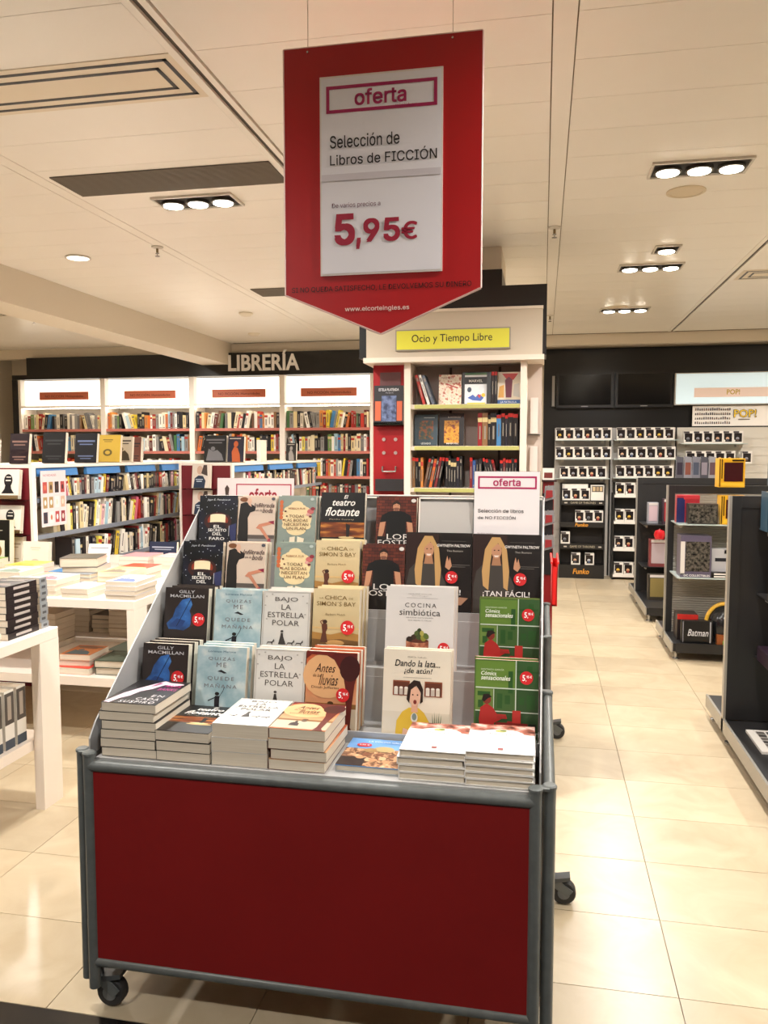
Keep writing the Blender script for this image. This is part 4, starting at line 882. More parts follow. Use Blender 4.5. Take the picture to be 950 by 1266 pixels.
pile('white book with blue marks at table corner', -2.165, 3.655, Z2, 4, .165, .225, .0225, 'e8e8ec', G2, topart=('4a62a8', 4), back='c8cce0')
pile('white paperback near the front of far table', -2.42, 3.66, Z2, 2, .15, .22, .024, 'e8e2da', G2)
pile('white book with pink cover print, front of far table', -2.62, 3.68, Z2, 3, .16, .22, .028, 'e6ded4', G2, topart=('d86a7a', 4))
pile('white paperback in stack at left of far table', -2.84, 3.68, Z2, 4, .17, .22, .029, 'e6ded2', G2, topart=('8a9a8c', 4))
pile('salmon-covered book lying on far table', -3.0, 3.92, Z2, 2, .22, .18, .03, 'cf8478', G2, topart=('b85a50', 4))
pile('blue-covered book lying between the stacks', -2.86, 4.2, Z2, 2, .18, .2, .02, '4a86c0', G2)
pile('rose-covered book at the back of far table', -2.66, 4.66, Z2, 3, .2, .22, .026, 'd39aa0', G2)
pile('pale pink book in wide stack at table back', -2.42, 4.66, Z2, 3, .22, .22, .026, 'd8b4b4', G2, topart=('e8d8d8', 2))
pile('pink and white booklet near the right table edge', -2.2, 4.47, Z2, 3, .18, .22, .016, 'dcb0b8', G2, topart=('f0e0e0', 4))
book('navy book standing at the back of far table', .2, .14, .03, '2a3148', stand(-2.62, 4.98, Z2, R(8)), face_art(.2, .14, '2a3148', 'b0b4c4', 2), group=G2)
# far table shelf
pile('red book under the open books on table shelf', -2.52, 3.7, Z3, 1, .23, .22, .035, 'd23a26', G3, back='d23a26')
pile('white book with orange spine on table shelf', -2.48, 3.72, Z3+.036, 2, .17, .2, .03, 'd8803c', G3, yaw=R(4), cols=['e0d4c4', 'd0804a'], topart=('5a6a70', 4))
pile('dark green book lying at right of table shelf', -2.27, 3.71, Z3, 2, .19, .21, .038, '3f4a3c', G3, hard=True, topart=('6a7a6c', 4))
pile('grey-green thin book farther back on table shelf', -2.36, 3.98, Z3, 2, .2, .24, .03, '6f7f74', G3)
pile('small dark book in stack at back of table shelf', -2.825, 4.6, Z3, 4, .15, .2, .028, '1c1a20', G3)
pile('brown paper-covered book in tall stack on table shelf', -2.66, 4.52, Z3, 8, .15, .2, .026, 'a88a62', G3)
pile('tan book in tall stack at back left of table shelf', -3.0, 4.6, Z3, 7, .16, .22, .034, 'b09a78', G3)
pile('beige book in second tall stack of table shelf', -2.93, 4.16, Z3, 6, .14, .2, .034, 'b8a484', G3)
pile('maroon wrapped book high on table shelf', -2.9, 4.9, Z3, 5, .18, .2, .05, '6a2018', G3)

# ------------------------------------------------------------------ leisure bookcase in front of the column
CRW = mat('e6dacb', .4)
lb = thing('bookcase', 'white comics bookcase with yellow sign in front of the column', 'bookcase', (-.575, 5.2, 0))
def rel(b, name, parent, off=(.575, -5.2, 0), **k):
    o = b.build(name, parent, **k); o.location = off; return o
for a, b in ((-.897, -.855), (-.146, -.106)): rel(MB().box(a, b, 5.2, 5.48, 0, 2.08, CRW), 'upright', lb)
rel(MB().box(-.855, -.146, 5.46, 5.475, 0, 2.08, mat('a89c94', .5)), 'back_panel', lb)
rel(MB().box(-1.16, .0, 5.15, 5.488, 2.08, 2.112, CRW), 'ledge', lb)
rel(MB().box(-1.148, -.012, 5.19, 5.21, 2.112, 2.4, mat('cbbfac', .35)).box(-1.15, -.01, 5.185, 5.212, 2.4, 2.418, CRW), 'header_board', lb)
rel(MB().box(-1.2, .012, 5.214, 5.488, 2.115, 2.555, mat('0d0c0d', .4)), 'black_box', lb)
rel(MB().box(-.106, -.012, 5.44, 5.46, 0, 2.08, mat('c9b9ae', .45)), 'side_board', lb)
for k, z in enumerate((1.81, 1.54, 1.265, .98, .7, .4, .1)):
    s_ = rel(MB().box(-.855, -.146, 5.215, 5.46, z-.028, z, CRW), 'shelf', lb)
    rel(MB().box(-.83, -.15, 5.208, 5.215, z-.026, z-.002, mat('b4b267', .5)), 'yellow_strip', s_, off=(0, 0, 0))
for x in (-.62, -.29): rel(MB().box(x-.008, x+.008, 5.452, 5.46, .1, 2.07, mat('4a443e', .5)), 'slotted_rail', lb)
sg = thing('section_sign', 'yellow sign board reading leisure and free time', 'sign', (-.951, 5.188, 2.155), (R(90), 0, 0))
MB().box(0, .74, 0, .135, -.001, .012, mat('9a9488', .4)).box(.008, .732, .008, .127, .012, .014, mat('e0dd48', .4)).build('board', sg)
ga = Art(.74, .135, .0145); ga.text('Ocio y Tiempo Libre', .145, .28, .845, .75, '2a2a1c', .004, 0, 3); put_art(ga, sg)
rp = thing('red_display_panel', 'red panel with pegs and book holder left of comics bookcase', 'display panel', (-1.012, 5.3, 0))
MB().box(-.112, .112, 0, .02, 0, 2.078, mat('9c1018', .4)).build('panel_board', rp)
for z in (1.585, 1.495):
    for x in (-.04, .04): MB().lathe([(.012, 0), (.012, -.006), (.006, -.006), (.006, -.002)], (x, 0, z), mat('d0c0bc', .3, .6), 12, 'y').build('peg_hole', rp)
MB().path([(-.045, 0, 1.40), (-.045, -.03, 1.40), (-.045, -.03, 1.37), (.045, -.03, 1.37), (.045, -.03, 1.40), (.045, 0, 1.40)], .006, CHROME).build('bracket', rp)
MB().box(-.065, .075, -.006, 0, 1.93, 2.03, mat('6a4a4c', .2)).build('plate', rp)
MB().box(-.09, .11, -.05, 0, 1.24, 1.32, mat('2c2a2c', .4)).build('tray', rp)
MB().box(-.1, .105, -.055, 0, 1.672, 1.68, GLASS).box(-.1, .105, -.056, -.052, 1.68, 1.70, GLASS).build('clear_ledge', rp)
def comic(label, x, y, z, w_, h_, t_, bg, art_, lean=R(6), name='comic_book', cat='comic book', group='comics in the comics bookcase'):
    return book(label, w_, h_, t_, bg, stand(x, y, z + t_*math.sin(lean), lean), art_.meshes() if art_ else None, cat, group, name=name)
a = Art(.2, .26); a.rect(.04,.1,.24,.6,'c8603c').rect(.78,.1,.96,.6,'c8603c').rect(.26,.08,.76,.74,noise_mat('steel_blue_print',[(.35,'2a3350'),(.65,'6f7fa8')],30,.4)).text('ESTELA PLATEADA',.16,.86,.84,.93,'e0e0e4',.01).text('Parábola',.4,.8,.66,.83,'a8a8b0')
comic('dark comic with blue and orange cover in red panel holder', -1.112, 5.25, 1.681, .2, .26, .02, '26262a', a, R(4))
ZS = 1.8105
a = Art(.15, .2); a.rect(.0,.0,1,1,noise_mat('beige_red_print',[(.35,'d8c4a8'),(.5,'e8dcc8'),(.62,'b8604a'),(.75,'8a3a30')],40,.4)).text('MARVEL',.1,.86,.6,.93,'8a4a3a').line([(.3,.7),(.85,.55)],.008,'a83030')
comic('beige comic with faded red drawing on the top shelf', -.684, 5.31, ZS, .15, .2, .02, 'd8c8b0', a)
a = Art(.18, .215); a.rect(.1,.02,.9,.95,'e4e6e8').rect(.1,.62,.9,.84,'141618').text('MARVEL',.25,.68,.75,.76,'e8e8e0',.01).rect(.1,.9,.9,.97,'3a6a3a').poly([(.2,.2),(.4,.3),(.5,.22),(.6,.32),(.8,.2),(.7,.1),(.4,.12)],'3f5fae').poly([(.55,.28),(.7,.3),(.65,.18)],'c0302c').ell(.78,.28,.07,.06,'e0b830').ell(.27,.45,.08,.08,'3a4a5a').ell(.7,.5,.1,.07,'d8dde0').rect(.2,.0,.85,.05,'c8c03a')
comic('black comic with white action cover in the top shelf middle', -.53, 5.31, ZS, .19, .215, .03, '15161a', a)
a = Art(.15, .21); a.rect(0,0,1,1,'e2d6c0').poly([(.2,.95),(.9,.95),(.7,.75),(.4,.78)],'c03028').poly([(.38,.2),(.62,.2),(.66,.75),(.5,.85),(.34,.75)],'7a2440').poly([(.05,.2),(.3,.2),(.3,.6),(.1,.55)],'d8a04a').poly([(.7,.25),(.98,.2),(.95,.65),(.72,.6)],'c8c4bc').rect(0,.0,1,.13,'2a5a9a').text('LA PATRULLA',.15,.03,.85,.09,'e0e8f0',.01)
comic('red, white and blue comic at right of top shelf', -.3, 5.31, ZS, .15, .21, .03, '1a1c28', a)
a = Art(.16, .21); a.rect(.02,.02,.98,.98,'30424c').rect(.2,.2,.8,.8,noise_mat('murky_print',[(.35,'2e3f48'),(.5,'4a4a34'),(.62,'8a4a2c'),(.72,'2a3038')],45,.4)).text('LEGADO',.3,.04,.7,.1,'d0d4d0',.01).rect(.4,.88,.85,.9,'9aa4a4')
comic('slate blue comic face-out on the middle shelf', -.848, 5.31, 1.5405, .158, .21, .025, '1c262c', a)
a = Art(.165, .215); a.rect(.2,.08,.8,.78,noise_mat('amber_print',[(.35,'a86a1c'),(.5,'d89a30'),(.64,'7a2c20'),(.75,'26345a')],35,.4)).text('EL ASOMBROSO',.35,.86,.85,.9,'c8c0b8').text('MARVEL',.3,.04,.8,.09,'d8d0c8',.01)
comic('black comic with amber picture on the middle shelf', -.68, 5.31, 1.5405, .165, .215, .03, '131114', a)
for x, ang, c, d in ((-.835, -16, 'b03a34', 'red-edged'), (-.805, -18, 'd8d0c8', 'white'), (-.775, -20, '5a6270', 'grey')):
    o = link('comic_book', spine_mesh(c, 1)); o.scale = (.018, .15, .2); o.location = (x+.0, 5.25, ZS+.001); o.rotation_euler = (0, R(ang), 0)
    o.location.x += .055
    tag(o, '%s thin comic leaning left on the top shelf' % d, 'comic book', 'comics in the comics bookcase')
CPAL = [('black', 7), ('dark red', 2), ('grey', 1), ('blue', 1), ('red', 1), ('brown', 1)]
spine_row(-.42, -.15, 5.27, 1.5405, (.2, .215), .16, 'middle shelf of comics bookcase', 'comics in the comics bookcase', CPAL, tr=(.016, .04), seed=52, lean=.2, styles=(3,4,4), kindname='comic_book', cat='comic book')
spine_row(-.852, -.5, 5.26, 1.2655, (.19, .21), .16, 'left half of the lowest visible comics shelf', 'comics in the comics bookcase', [('black', 6), ('brown', 2), ('dark red', 2), ('orange', 1)], tr=(.012, .02), seed=53, lean=.25, styles=(1,3,4), kindname='comic_book', cat='comic book')
spine_row(-.47, -.15, 5.26, 1.2655, (.18, .2), .16, 'right half of the lowest visible comics shelf', 'comics in the comics bookcase', [('black', 6), ('blue', 1), ('dark red', 2)], tr=(.014, .022), seed=54, lean=.6, styles=(4,4,2), kindname='comic_book', cat='comic book')
for x0_, c, d in ((-.335, '18161a', 'black'), (-.315, '202024', 'dark grey')):
    o = link('comic_book', spine_mesh(c, 4)); o.scale = (.018, .16, .21); o.location = (x0_, 5.27, ZS+.001); tag(o, '%s comic spine between the top shelf covers' % d, 'comic book', 'comics in the comics bookcase')
for z, d in ((1.62, 'upper'), (1.3, 'lower')):
    comic('white slim magazine in the %s rack beside comics bookcase' % d, -.085, 5.386, z, .05, .24, .012, 'd8ccc4', None, R(8), 'magazine', 'magazine', 'magazines beside the comics bookcase')
    sh = rel(MB().box(-.1, -.02, 5.375, 5.44, z-.008, z-.002, GLASS), 'magazine_ledge', lb)
rd = thing('red_rack', 'dark red merchandise rack on the right, behind the carts', 'display rack', (.035, 4.98, 0))
MB().box(-.03, .035, 0, .14, 0, 1.32, mat('7a0d12', .4)).build('rack_board', rd); MB().box(-.036, .03, -.012, 0, .75, 1.25, mat('161214', .4)).build('black_insert', rd); MB().box(-.04, .05, -.02, .16, 1.32, 1.33, mat('2a0a0c', .4)).build('rack_top', rd)
for z in (1.2, 1.05, .9): MB().tube((.0, -.012, z+.1), (.0, -.08, z+.1), .003, CHROME, 6).build('peg_hook', rd)
SILV = mat('b4b4b8', .25, .7)
for z, d in ((1.2, 'upper'), (1.05, 'middle'), (.9, 'lower')):
    o = MB().prism([(-.03, 0), (.035, .02), (.03, .1), (-.025, .095)], -.05, -.04, SILV, 'y').prism([(-.02, .02), (.022, .03), (.02, .07), (-.018, .07)], -.06, -.05, mat('8a2a2c', .3), 'y').build('toy_packet', None, (.04, 4.98, z)); tag(o, 'shiny silver blister packet on the %s red rack hook' % d, 'packet', 'packets on the red rack')
o = MB().box(-.03, .04, -.0, .08, 0, .07, mat('e0d8cc', .4)).box(-.02, .03, -.002, 0, .012, .045, mat('6a2a24', .4)).build('small_box', None, (.03, 5.0, 1.3305)); tag(o, 'small white box on top of the red rack', 'box')

# ------------------------------------------------------------------ toy wall at the back right
BW = thing('wall_cladding', 'black wall panel behind the toy shelves', 'wall panel', (2.0, 10.02, 0))
MB().box(-2.0, 2.58, 0, .035, 0, 2.744, mat('0b0a0c', .3)).build('black_panel', BW)
for (a, b, c, nm) in ((.14, .78, 'a8a4a0', 'left'), (.8, 1.53, 'aaa6a2', 'middle'), (1.55, 2.9, 'cfc8bc', 'right')):
    t = thing('slat_wall', 'grey slatted shop wall board, %s of three' % nm, 'wall panel', ((a+b)/2, 9.97, 0), group='slatted wall boards')
    W = (b-a)/2
    MB().box(-W, W, 0, .04, 0, 1.79, mat(c, .4)).build('board', t)
    for k in range(17): MB().box(-W+.002, W-.002, -.006, 0, .06+k*.1, .152+k*.1, mat(c, .4)).build('slat', t)
    if nm != 'right': MB().box(W-.04, W, -.012, -.006, 0, 1.79, mat('d8d0c6', .4)).build('edge_strip', t)
POPM = {}
def pop_mesh(c1, c2):
    if (c1, c2) in POPM: return POPM[(c1, c2)]
    b = MB(); Wt = mat('e2dcd4', .3)
    b.box(0, .105, 0, .08, 0, .142, Wt).box(.008, .092, -.002, 0, .018, .116, mat('241f20', .2)).box(.0, .06, -.003, -.002, .118, .138, mat('3a3436', .4)).lathe([(.0, -.001), (.018, -.001), (.018, -.0045), (.0, -.0045)], (.045, 0, .055), mat(c1, .4), 12, 'y').box(.033, .058, -.0046, -.003, .026, .05, mat(c2, .4)).lathe([(.012, -.001), (.012, -.004)], (.01, 0, .03), mat('e8e2da', .4), 10, 'y')
    POPM[(c1, c2)] = b.mesh('figure_box'); return POPM[(c1, c2)]
PC = [('c8a080','3a3a48'),('8a8a92','4a3028'),('c89a70','8a2a2a'),('6a6a70','2a2a30'),('d8b040','5a3a20'),('b0b0b8','3a4a6a')]
rnd = random.Random(5)
def pops(x, y, z, n, label, dx=.1075):
    for i in range(n):
        o = link('figure_box', pop_mesh(*rnd.choice(PC)), None, (x + i*dx, y, z+.0008)); o.scale = (1, 1, 1)
        tag(o, 'white window box with figure, %s from left on %s' % (nth(i), label), 'toy box', 'window boxes on the toy wall')
GL = mat('b8c4c0', .1)
for nm, x0_, rows in (('left', .14, ((1.645, 6, .15, 'top'), (1.42, 6, .15, 'second'), (1.19, 5, .205, 'third'))), ('middle', .82, ((1.645, 6, .85, 'top'), (1.42, 6, .87, 'second'), (1.2, 6, .85, 'third'))), ('right', 1.57, ((1.60, 6, 1.6, 'top'), (1.37, 5, 1.63, 'second')))):
    for z, n, x, rn in rows:
        t = thing('glass_shelf', 'glass shelf holding window boxes, %s on the %s board' % (rn, nm), 'shelf', (x0_, 9.76, z), group='glass shelves of the toy wall')
        L = .64 if nm == 'left' else .72
        MB().box(0, L, 0, .2, -.008, 0, GL).build('glass_plate', t)
        for q in (.08, L-.1): MB().box(q, q+.03, .12, .205, -.04, -.008, mat('c0bab2', .3, .6)).build('bracket', t)
        pops(x, 9.79, z, n, '%s shelf of %s toy board' % (rn, nm))
pops(2.24, 9.79, 1.37, 1, 'lone spot right of right toy board')
# screens, light box, poster
for x0_, x1_, d in ((.15, .815, 'left'), (.835, 1.495, 'right')):
    t = thing('wall_screen', 'switched-off black screen on the back wall, %s of the pair' % d, 'television', ((x0_+x1_)/2, 9.95, 2.03), group='wall screens')
    W = (x1_-x0_)/2
    MB().box(-W, W, 0, .06, 0, .42, mat('131215', .35)).build('casing', t); MB().box(-W+.03, W-.03, -.003, 0, .035, .395, mat('07080c', .12)).build('screen_glass', t); MB().box(-.04, .04, -.004, -.001, .012, .022, mat('9a9a9e', .3, .6)).build('badge', t)
    MB().box(-.1, .1, .06, .07, .1, .3, GREY).build('wall_mount', t)
o = MB().box(-.016, .016, 0, .03, 0, .36, mat('8e8a86', .4)).box(-.02, .02, -.003, .03, -.01, 0, mat('5a5856', .4)).build('wall_strip', None, (.115, 9.985, 2.06)); tag(o, 'narrow grey vertical strip left of the wall screens', 'strip')
lx = thing('light_box', 'glowing pale blue light box on the right back wall', 'light box', (1.505, 9.9, 2.05))
MB().box(0, 1.5, 0, .1, 0, .37, mat('c8c4be', .4)).build('casing', lx); MB().box(.012, 1.488, -.003, 0, .012, .358, mat('d6ecf4', .3, 0, .42)).build('glowing_face', lx)
lp = MB().box(.21, 1.4, -.012, -.003, .085, .195, mat('e8cfc0', .4, 0, .2)).build('label_panel', lx)
xa = Art(1.19, .11); xa.text('POP!', .3, .25, .42, .8, 'c8a828', .02); put_art(xa, lp, (.21, -.0122, .085), (R(90), 0, 0))
pp = thing('poster', 'white poster of tiny figures with yellow lettering', 'poster', (1.715, 9.955, 1.805), (R(90), 0, 0))
MB().box(0, .9, 0, .235, -.01, 0, mat('f7f2ec', .4)).build('sheet', pp)
qa = Art(.9, .235)
for r_ in range(4):
    for c_ in range(17):
        u = .03 + c_*.026; v = .1 + r_*.22; hh = rnd.uniform(.07, .13)
        qa.rect(u, v, u+.017, v+hh*.6, rnd.choice(['4a4648','6a6466','3a3a40','8a6a5a'])).ell(u+.0085, v+hh*.8, .009, .04, rnd.choice(['4a4648','9a8a7c','5a5458']), 8)
qa.text('POP!', .5, .4, .78, .82, '2a2418', .035).text('POP!', .507, .42, .773, .80, 'ecc52c', .012).rect(.56, .3, .7, .34, '6a6258')
put_art(qa, pp)
# cardboard stands
st = thing('cardboard_stand', 'black cardboard display stand with orange logo lettering', 'display stand', (.47, 9.72, 0))
MB().box(-.262, -.25, 0, .2, 0, 1.13, mat('1a1614', .6)).build('stand_side', st); MB().box(.25, .262, 0, .2, 0, 1.13, mat('1a1614', .6)).build('stand_side', st); MB().box(-.25, .25, .19, .2, 0, 1.13, mat('2c2622', .6)).build('stand_back', st)
ST = mat('17130f', .5)
for z0_, z1_, word in ((.875, .93, 'GAME OF THRONES'), (.61, .67, 'Funko'), (.35, .41, 'GAME OF THRONES'), (0, .16, 'Funko')):
    sh = MB().box(-.25, .25, 0, .19, z1_-.012, z1_, ST).box(-.25, .25, -.006, 0, z0_, z1_, ST).build('tier', st)
    A = Art(.5, z1_-z0_)
    if word == 'Funko': A.text(word, .33, .15, .64, .85, 'd8922c', .02, .2) if z0_ else A.text(word, .3, .32, .68, .72, 'd8922c', .02, .2)
    else: A.text(word, .22, .28, .8, .72, 'b0a690', 0).rect(.08, .35, .15, .6, 'b8b0a4').rect(.88, .35, .95, .6, 'b8b0a4')
    put_art(A, sh, (-.25, -.0063, z0_), (R(90), 0, 0))
o = MB().box(0, .3, 0, .06, 0, .19, mat('e2dcd4', .4)).box(.01, .29, -.002, 0, .01, .08, mat('8a8480', .4)).build('display_carton', None, (.235, 9.83, .9308)); tag(o, 'long white carton behind three boxes on the stand top tier', 'carton')
o = MB().box(0, .15, 0, .1, 0, .18, mat('e2dcd4', .4)).box(.01, .14, -.002, 0, .1, .17, mat('4a4240', .4)).box(.02, .05, -.004, -.002, .11, .16, mat('c8b088', .4)).box(.06, .09, -.004, -.002, .11, .16, mat('a89070', .4)).box(.1, .13, -.004, -.002, .11, .16, mat('c8b088', .4)).build('display_carton', None, (.565, 9.74, .9308)); tag(o, 'white carton with dark window on the stand top tier', 'carton')
pops(.235, 9.735, .93, 3, 'top tier of black stand'); pops(.39, 9.735, .67, 3, 'second tier of black stand'); pops(.225, 9.735, .41, 1, 'third tier of black stand'); pops(.35, 9.735, .16, 2, 'lowest tier of black stand', .16)
s2 = thing('cardboard_stand', 'black display stand with white shelf edges beside the gondola', 'display stand', (.985, 9.7, 0))
MB().box(-.17, -.155, 0, .22, 0, 1.02, mat('1a1816', .5)).build('stand_side', s2); MB().box(.3, .315, 0, .22, 0, 1.02, mat('1a1816', .5)).build('stand_side', s2); MB().box(-.155, .3, .2, .22, 0, 1.14, mat('1c1a18', .5)).build('stand_back', s2)
for z in (1.0, .69, .37, .06): MB().box(-.155, .3, 0, .2, z-.03, z, mat('e0dad2', .4)).build('tier', s2)
for z, n in ((1.0, 'top'), (.69, 'second'), (.37, 'third'), (.06, 'lowest')): pops(.845, 9.715, z, 3, n + ' tier of white-edged stand', .112)

# ------------------------------------------------------------------ black gondolas on the right
GB = mat('1d1c1d', .45); STEEL = mat('a8a49c', .35, .5)
def tgond(label, yp, y0, y1, top, x0=.94, x1=2.3, slat=True, shelves=(), dep=.36, sx=.02):
    t = thing('toy_gondola', label, 'shelving unit', (x0, yp, 0), group='black toy gondolas')
    L = x1-x0
    MB().box(0, .045, -.02, .02, .13, top, GB).build('end_post', t); MB().box(-.012, 0, -.02, .02, .06, top, STEEL).build('edge_trim', t)
    MB().box(.045, L, -.015, .015, .13, top-.06, slat_mat() if slat else GB).build('back_panel', t); MB().box(.045, L, -.022, .022, top-.06, top, GB).build('top_rail', t); MB().box(L, L+.04, -.02, .02, .13, top, GB).build('end_post', t)
    MB().box(.0, L, y0-yp, y1-yp, .065, .125, GB).build('base_deck', t); MB().box(-.012, 0, y0-yp, y1-yp, .06, .13, STEEL).build('base_edge', t); MB().box(.02, L, y0-yp-.008, y0-yp, .06, .13, GB).build('base_front', t)
    for yy in (y0+.06, y1-.06, yp):
        MB().lathe([(.026, 0), (.026, .008), (.01, .012), (.01, .045), (.018, .05), (.018, .062)], (.03, yy-yp, 0), CHROME, 14).build('foot', t, smooth=True)
    for z in shelves:
        s_ = MB().box(sx, L, -dep, -.016, z-.008, z, GL if slat else GB).build('shelf', t)
        for q in (sx+.04, L*.5): MB().box(q, q+.012, -dep*.7, -.016, z-.04, z-.008, STEEL).build('bracket', s_)
    return t
G_2 = tgond('black gondola with ribbed grey back and boxed toys', 6.37, 5.97, 6.78, 1.25, shelves=(.985, .6))
G_1 = tgond('black gondola end nearest the camera at right edge', 4.3, 3.3, 4.72, 1.28, slat=False, shelves=(1.12, .79, .47), dep=.36, sx=.13)
G_3 = tgond('black gondola farthest back along the right aisle', 8.2, 7.3, 8.7, 1.25, slat=False, shelves=(.82, .42), x0=.92)
def toybox(name, label, x0, x1, y0, y1, z, h, body, parts, cat='toy box', group='toys on the middle gondola'):
    t = thing(name, label, cat, ((x0+x1)/2, (y0+y1)/2, z), group=group); W, D = (x1-x0)/2, (y1-y0)/2
    MB().bbox(-W, W, -D, D, 0, h, mat(body, .3), .003).build('carton', t)
    for nm, u0, v0, u1, v1, c, th in parts:
        m_ = c if not isinstance(c, str) else mat(c, .25)
        MB().box(-W+u0*2*W, -W+u1*2*W, -D-th, -D-.0002, v0*h, v1*h, m_).build(nm, t)
    return t
DARKP = noise_mat('dark_toy_print', [(.35, '1c1a1a'), (.5, '4a463e'), (.62, '6a6258'), (.72, '2a2a30')], 45, .2)
def yellow_box(label, x, z):
    t = toybox('toy_box', label, x, x+.175, 6.04, 6.17, z, .205, 'd9a21e', [('window', .2, .2, .92, .86, '3a1214', .002), ('band', .1, .04, .95, .16, 'e6b83a', .003), ('stripe', .02, .02, .06, .98, '3a2a14', .002), ('stripe', .1, .3, .14, .98, '3a2a14', .002), ('bat_strip', .5, .9, .95, .96, '2a1e12', .002)])
yellow_box('yellow toy box with dark window, standing on gondola shelf', 1.25, .9858)
yellow_box('yellow toy box with dark window, on top of the gondola', 1.23, 1.2508); 
toybox('toy_box', 'red and blue toy box behind the brown one, top shelf', .97, 1.13, 6.16, 6.24, .9858, .2, 'a82a34', [('blue_side', .0, .0, .35, .9, '2a2c5a', .002), ('top_band', .3, .85, 1, .98, 'c03a40', .003)])
toybox('toy_box', 'brown patterned toy box lying in front on top shelf', 1.03, 1.235, 6.05, 6.13, .9858, .145, '3a3028', [('picture', .04, .06, .97, .94, DARKP, .003)])
fg = toybox('figure_carton', 'large white and violet window box with dark figure', .985, 1.195, 6.03, 6.2, .6008, .3, '5d5568', [('window', .16, .14, .95, .86, DARKP, .002), ('white_side', .0, .06, .14, .86, 'd8d2cc', .003), ('base_band', .0, .0, 1, .09, '6a6474', .003)])
A = Art(.21, .3); A.text('DC COLLECTIBLES', .12, .02, .96, .07, 'e8e4e0', .012); put_art(A, fg, (-.105, -.0892, 0), (R(90), 0, 0))
toybox('gift_box', 'pale grey square box with dark emblem, middle shelf', 1.205, 1.33, 6.08, 6.16, .64, .165, 'b8b6b8', [('emblem', .2, .45, .8, .6, '2c2c30', .002), ('round_seal', .7, .8, .95, .95, '1c1c20', .003)])
toybox('flat_box', 'flat white-edged case under the pale grey box', 1.2, 1.36, 6.03, 6.18, .6008, .018, '2a2624', [('white_edge', .1, .2, .9, .8, 'e0dad0', .001)])
toybox('flat_box', 'second flat white-edged case under the pale grey box', 1.2, 1.36, 6.03, 6.18, .6194, .018, '2a2624', [('white_edge', .1, .2, .9, .8, 'e0dad0', .001)])
toybox('dark_box', 'tall dark boxed toy right of the pale grey box', 1.375, 1.46, 6.08, 6.16, .6008, .2, '1c1a1e', [('window', .15, .1, .85, .9, DARKP, .002)])
bt = toybox('toy_box', 'black glossy pouch with white script lettering on gondola base', 1.0, 1.215, 6.0, 6.04, .1258, .165, '0f0f11', [('silver_edge', .9, .04, .94, .96, '9a9a9e', .002), ('silver_edge', .04, .04, .07, .96, '7a7a80', .002)])
A = Art(.215, .165); A.text('Batman', .2, .32, .86, .62, 'c8c8cc', .008, .3); put_art(A, bt, (-.1075, -.0206, 0), (R(90), 0, 0))
toybox('toy_box', 'red flat box at the back of gondola base', .985, 1.13, 6.1, 6.25, .1258, .19, '241c1c', [('red_lid', .0, .8, 1, 1, 'b8302a', .004)])
hm = thing('toy_helmet', 'round black and yellow helmet toy on gondola base', 'toy', (1.31, 6.12, .1258), group='toys on the middle gondola')
MB().lathe([(.09, .0), (.118, .06), (.125, .13), (.11, .2), (.075, .25), (.03, .275), (.005, .28)], (0, 0, 0), mat('17181a', .15), 24).build('shell', hm, smooth=True)
arch = [(math.cos(q)*.128, -.03, .13+math.sin(q)*.15) for q in [R(10+16*i) for i in range(11)]]
MB().path(arch, .014, mat('d8a93a', .3), 8).build('yellow_rim', hm)
MB().box(-.07, .07, -.135, -.1, .0, .07, mat('8a4a20', .3)).box(-.03, .03, -.138, -.135, .0, .03, mat('6aa03a', .3)).build('front_base', hm)
for i, (x, y, z, w_, h_, b_, c_, d) in enumerate([(.99, 7.95, .8208, .1, .2, '8e8e96', 'c0a8b0', 'clear plastic pack at top of the farthest gondola'), (1.0, 7.85, .4208, .16, .26, '7a3a3c', 'b0a0a4', 'red and clear blister pack on the farthest gondola'), (.98, 7.72, .1258, .16, .24, '3a342c', '8a7a4a', 'dark framed box on the farthest gondola base'), (1.17, 7.9, .1258, .14, .25, '2a2a2c', '5a5248', 'dark box behind on the farthest gondola base'), (1.12, 7.9, .8208, .12, .24, '3a2a34', 'a03038', 'purple red toy pack on farthest gondola top shelf')]):
    toybox('toy_box', d, x, x+w_, y, y+.08, z, h_, b_, [('window', .12, .12, .88, .85, c_, .003), ('header', .1, .88, .9, .98, 'd0c8c4', .003)], group='toys on the farthest gondola')
rbk = MB().lathe([(.005, 0), (.04, .012), (.052, .05), (.04, .088), (.005, .1)], (0, 0, 0), mat('c01822', .2), 18).lathe([(.01, .1), (.006, .108)], (0,0,0), mat('6a0c10', .3), 10).build('red_ball', None, (1.08, 7.78, .6808), smooth=True); tag(rbk, 'shiny red ball on pack at the farthest gondola', 'ball'); 
for i, (c, d) in enumerate((('6a6a74', 'grey'), ('9a9aa4', 'silver'), ('8a8a96', 'pale grey'), ('5a5a64', 'dark grey'), ('a8a8b0', 'light silver'))):
    o = MB().prism([(0, 0), (.075, .0), (.07, .2), (.006, .21)], -.02, .02, mat(c, .2, .3), 'y').box(.012, .062, -.022, -.02, .03, .15, mat(('3a3440', '7a4a40', '4a5060', '88808a', '604a50')[i], .2)).build('toy_packet', None, (1.27 + i*.075, 8.2, 1.2508)); tag(o, '%s upright packet, %s in row on the farthest gondola' % (d, nth(i)), 'packet', 'packets along the farthest gondola top')
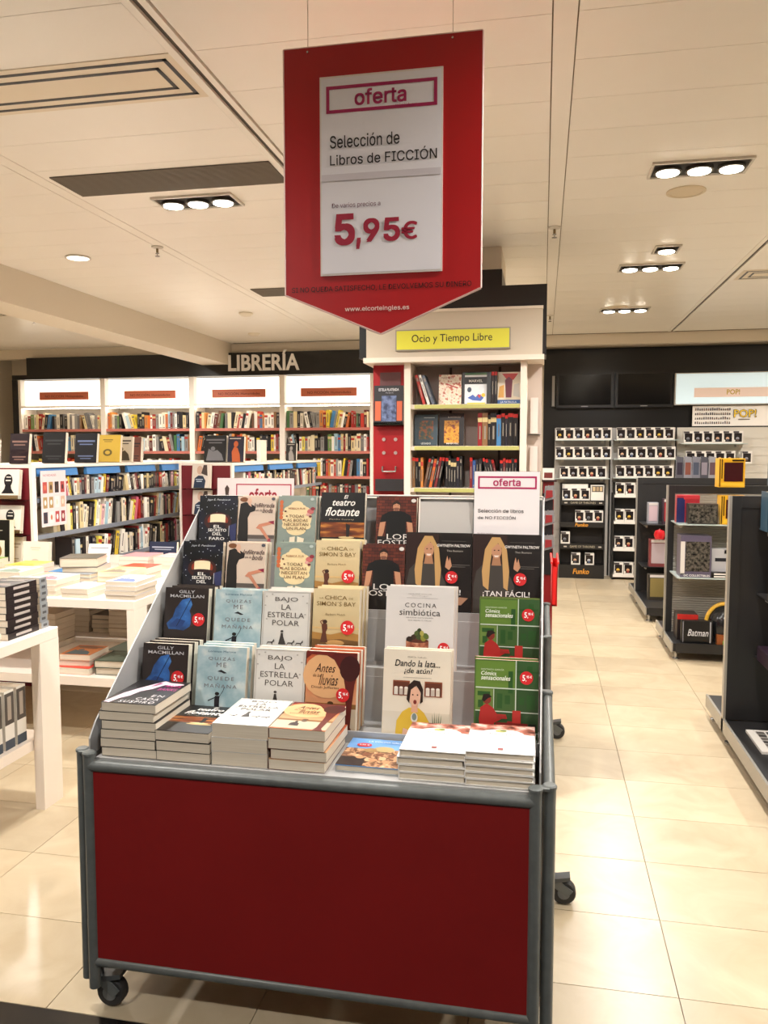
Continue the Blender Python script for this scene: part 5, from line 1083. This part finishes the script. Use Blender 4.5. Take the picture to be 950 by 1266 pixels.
for i in range(4):
    o = MB().box(0, .035, 0, .13, 0, .17, mat(('4a5560', 'c8b48a', '8a6a4a', 'd8d0c4')[i], .4)).box(.005, .03, -.002, 0, .03, .12, mat('3a3230', .4)).build('small_box', None, (1.66+i*.04, 6.33, 1.2508)); tag(o, 'small slim box on middle gondola top, %s in row' % nth(i), 'box', 'slim boxes on the middle gondola')
# near gondola contents
for i in range(6):
    x = 1.05 + i*.047
    o = link('book', spine_mesh(('6fa9c4', '7ab4cc', '68a2bf')[i % 3], 2)); o.scale = (.042, .12, .12); o.location = (x, 3.92, 1.1212); tag(o, 'light blue book spine, %s in front row of near gondola' % nth(i), 'book', 'blue books on the near gondola')
    o = link('book', spine_mesh(('2c4a5c', 'b0553c', 'a04a34')[i % 3], 0)); o.scale = (.042, .12, .19); o.location = (x, 4.06, 1.1212); tag(o, '%s tall book behind the light blue ones' % nth(i), 'book', 'tall books on the near gondola')
toybox('toy_box', 'ochre box on the middle shelf of near gondola', 1.075, 1.3, 3.9, 4.1, .7908, .21, 'c0a050', [('picture', .05, .1, .95, .9, noise_mat('ochre_print', [(.35, 'd0b060'), (.6, '7a6a3c')], 20, .3), .003)], group='goods on the near gondola')
toybox('flat_box', 'low purple patterned case on the near gondola shelf', 1.06, 1.4, 3.87, 4.2, .4708, .07, '2a1c28', [('picture', .02, .1, .98, .9, noise_mat('purple_print', [(.35, '3a1c2c'), (.6, '8a6a84')], 60, .3), .003)], group='goods on the near gondola')
sh_ = thing('picture_sheet', 'white board with grid of dark pictures lying on near base', 'board', (1.0, 3.82, .1258)); MB().box(0, .28, 0, .3, 0, .012, mat('cfcac4', .4)).build('board', sh_)
A = Art(.28, .3, .0122)
for r_ in range(6):
    for c_ in range(5): A.rect(.14+.16*c_, .1+.14*r_, .27+.16*c_, .21+.14*r_, ('3a3634', '5a5450')[(r_+c_) % 2])
put_art(A, sh_)
tq = thing('teal_box', 'teal flat package on the near gondola base', 'box', (1.05, 3.5, .1258)); MB().bbox(0, .25, 0, .24, 0, .03, mat('7fb8ac', .4), .004).build('carton', tq); MB().box(.04, .2, .06, .18, .03, .0312, mat('a8d0c6', .4)).build('label_patch', tq)
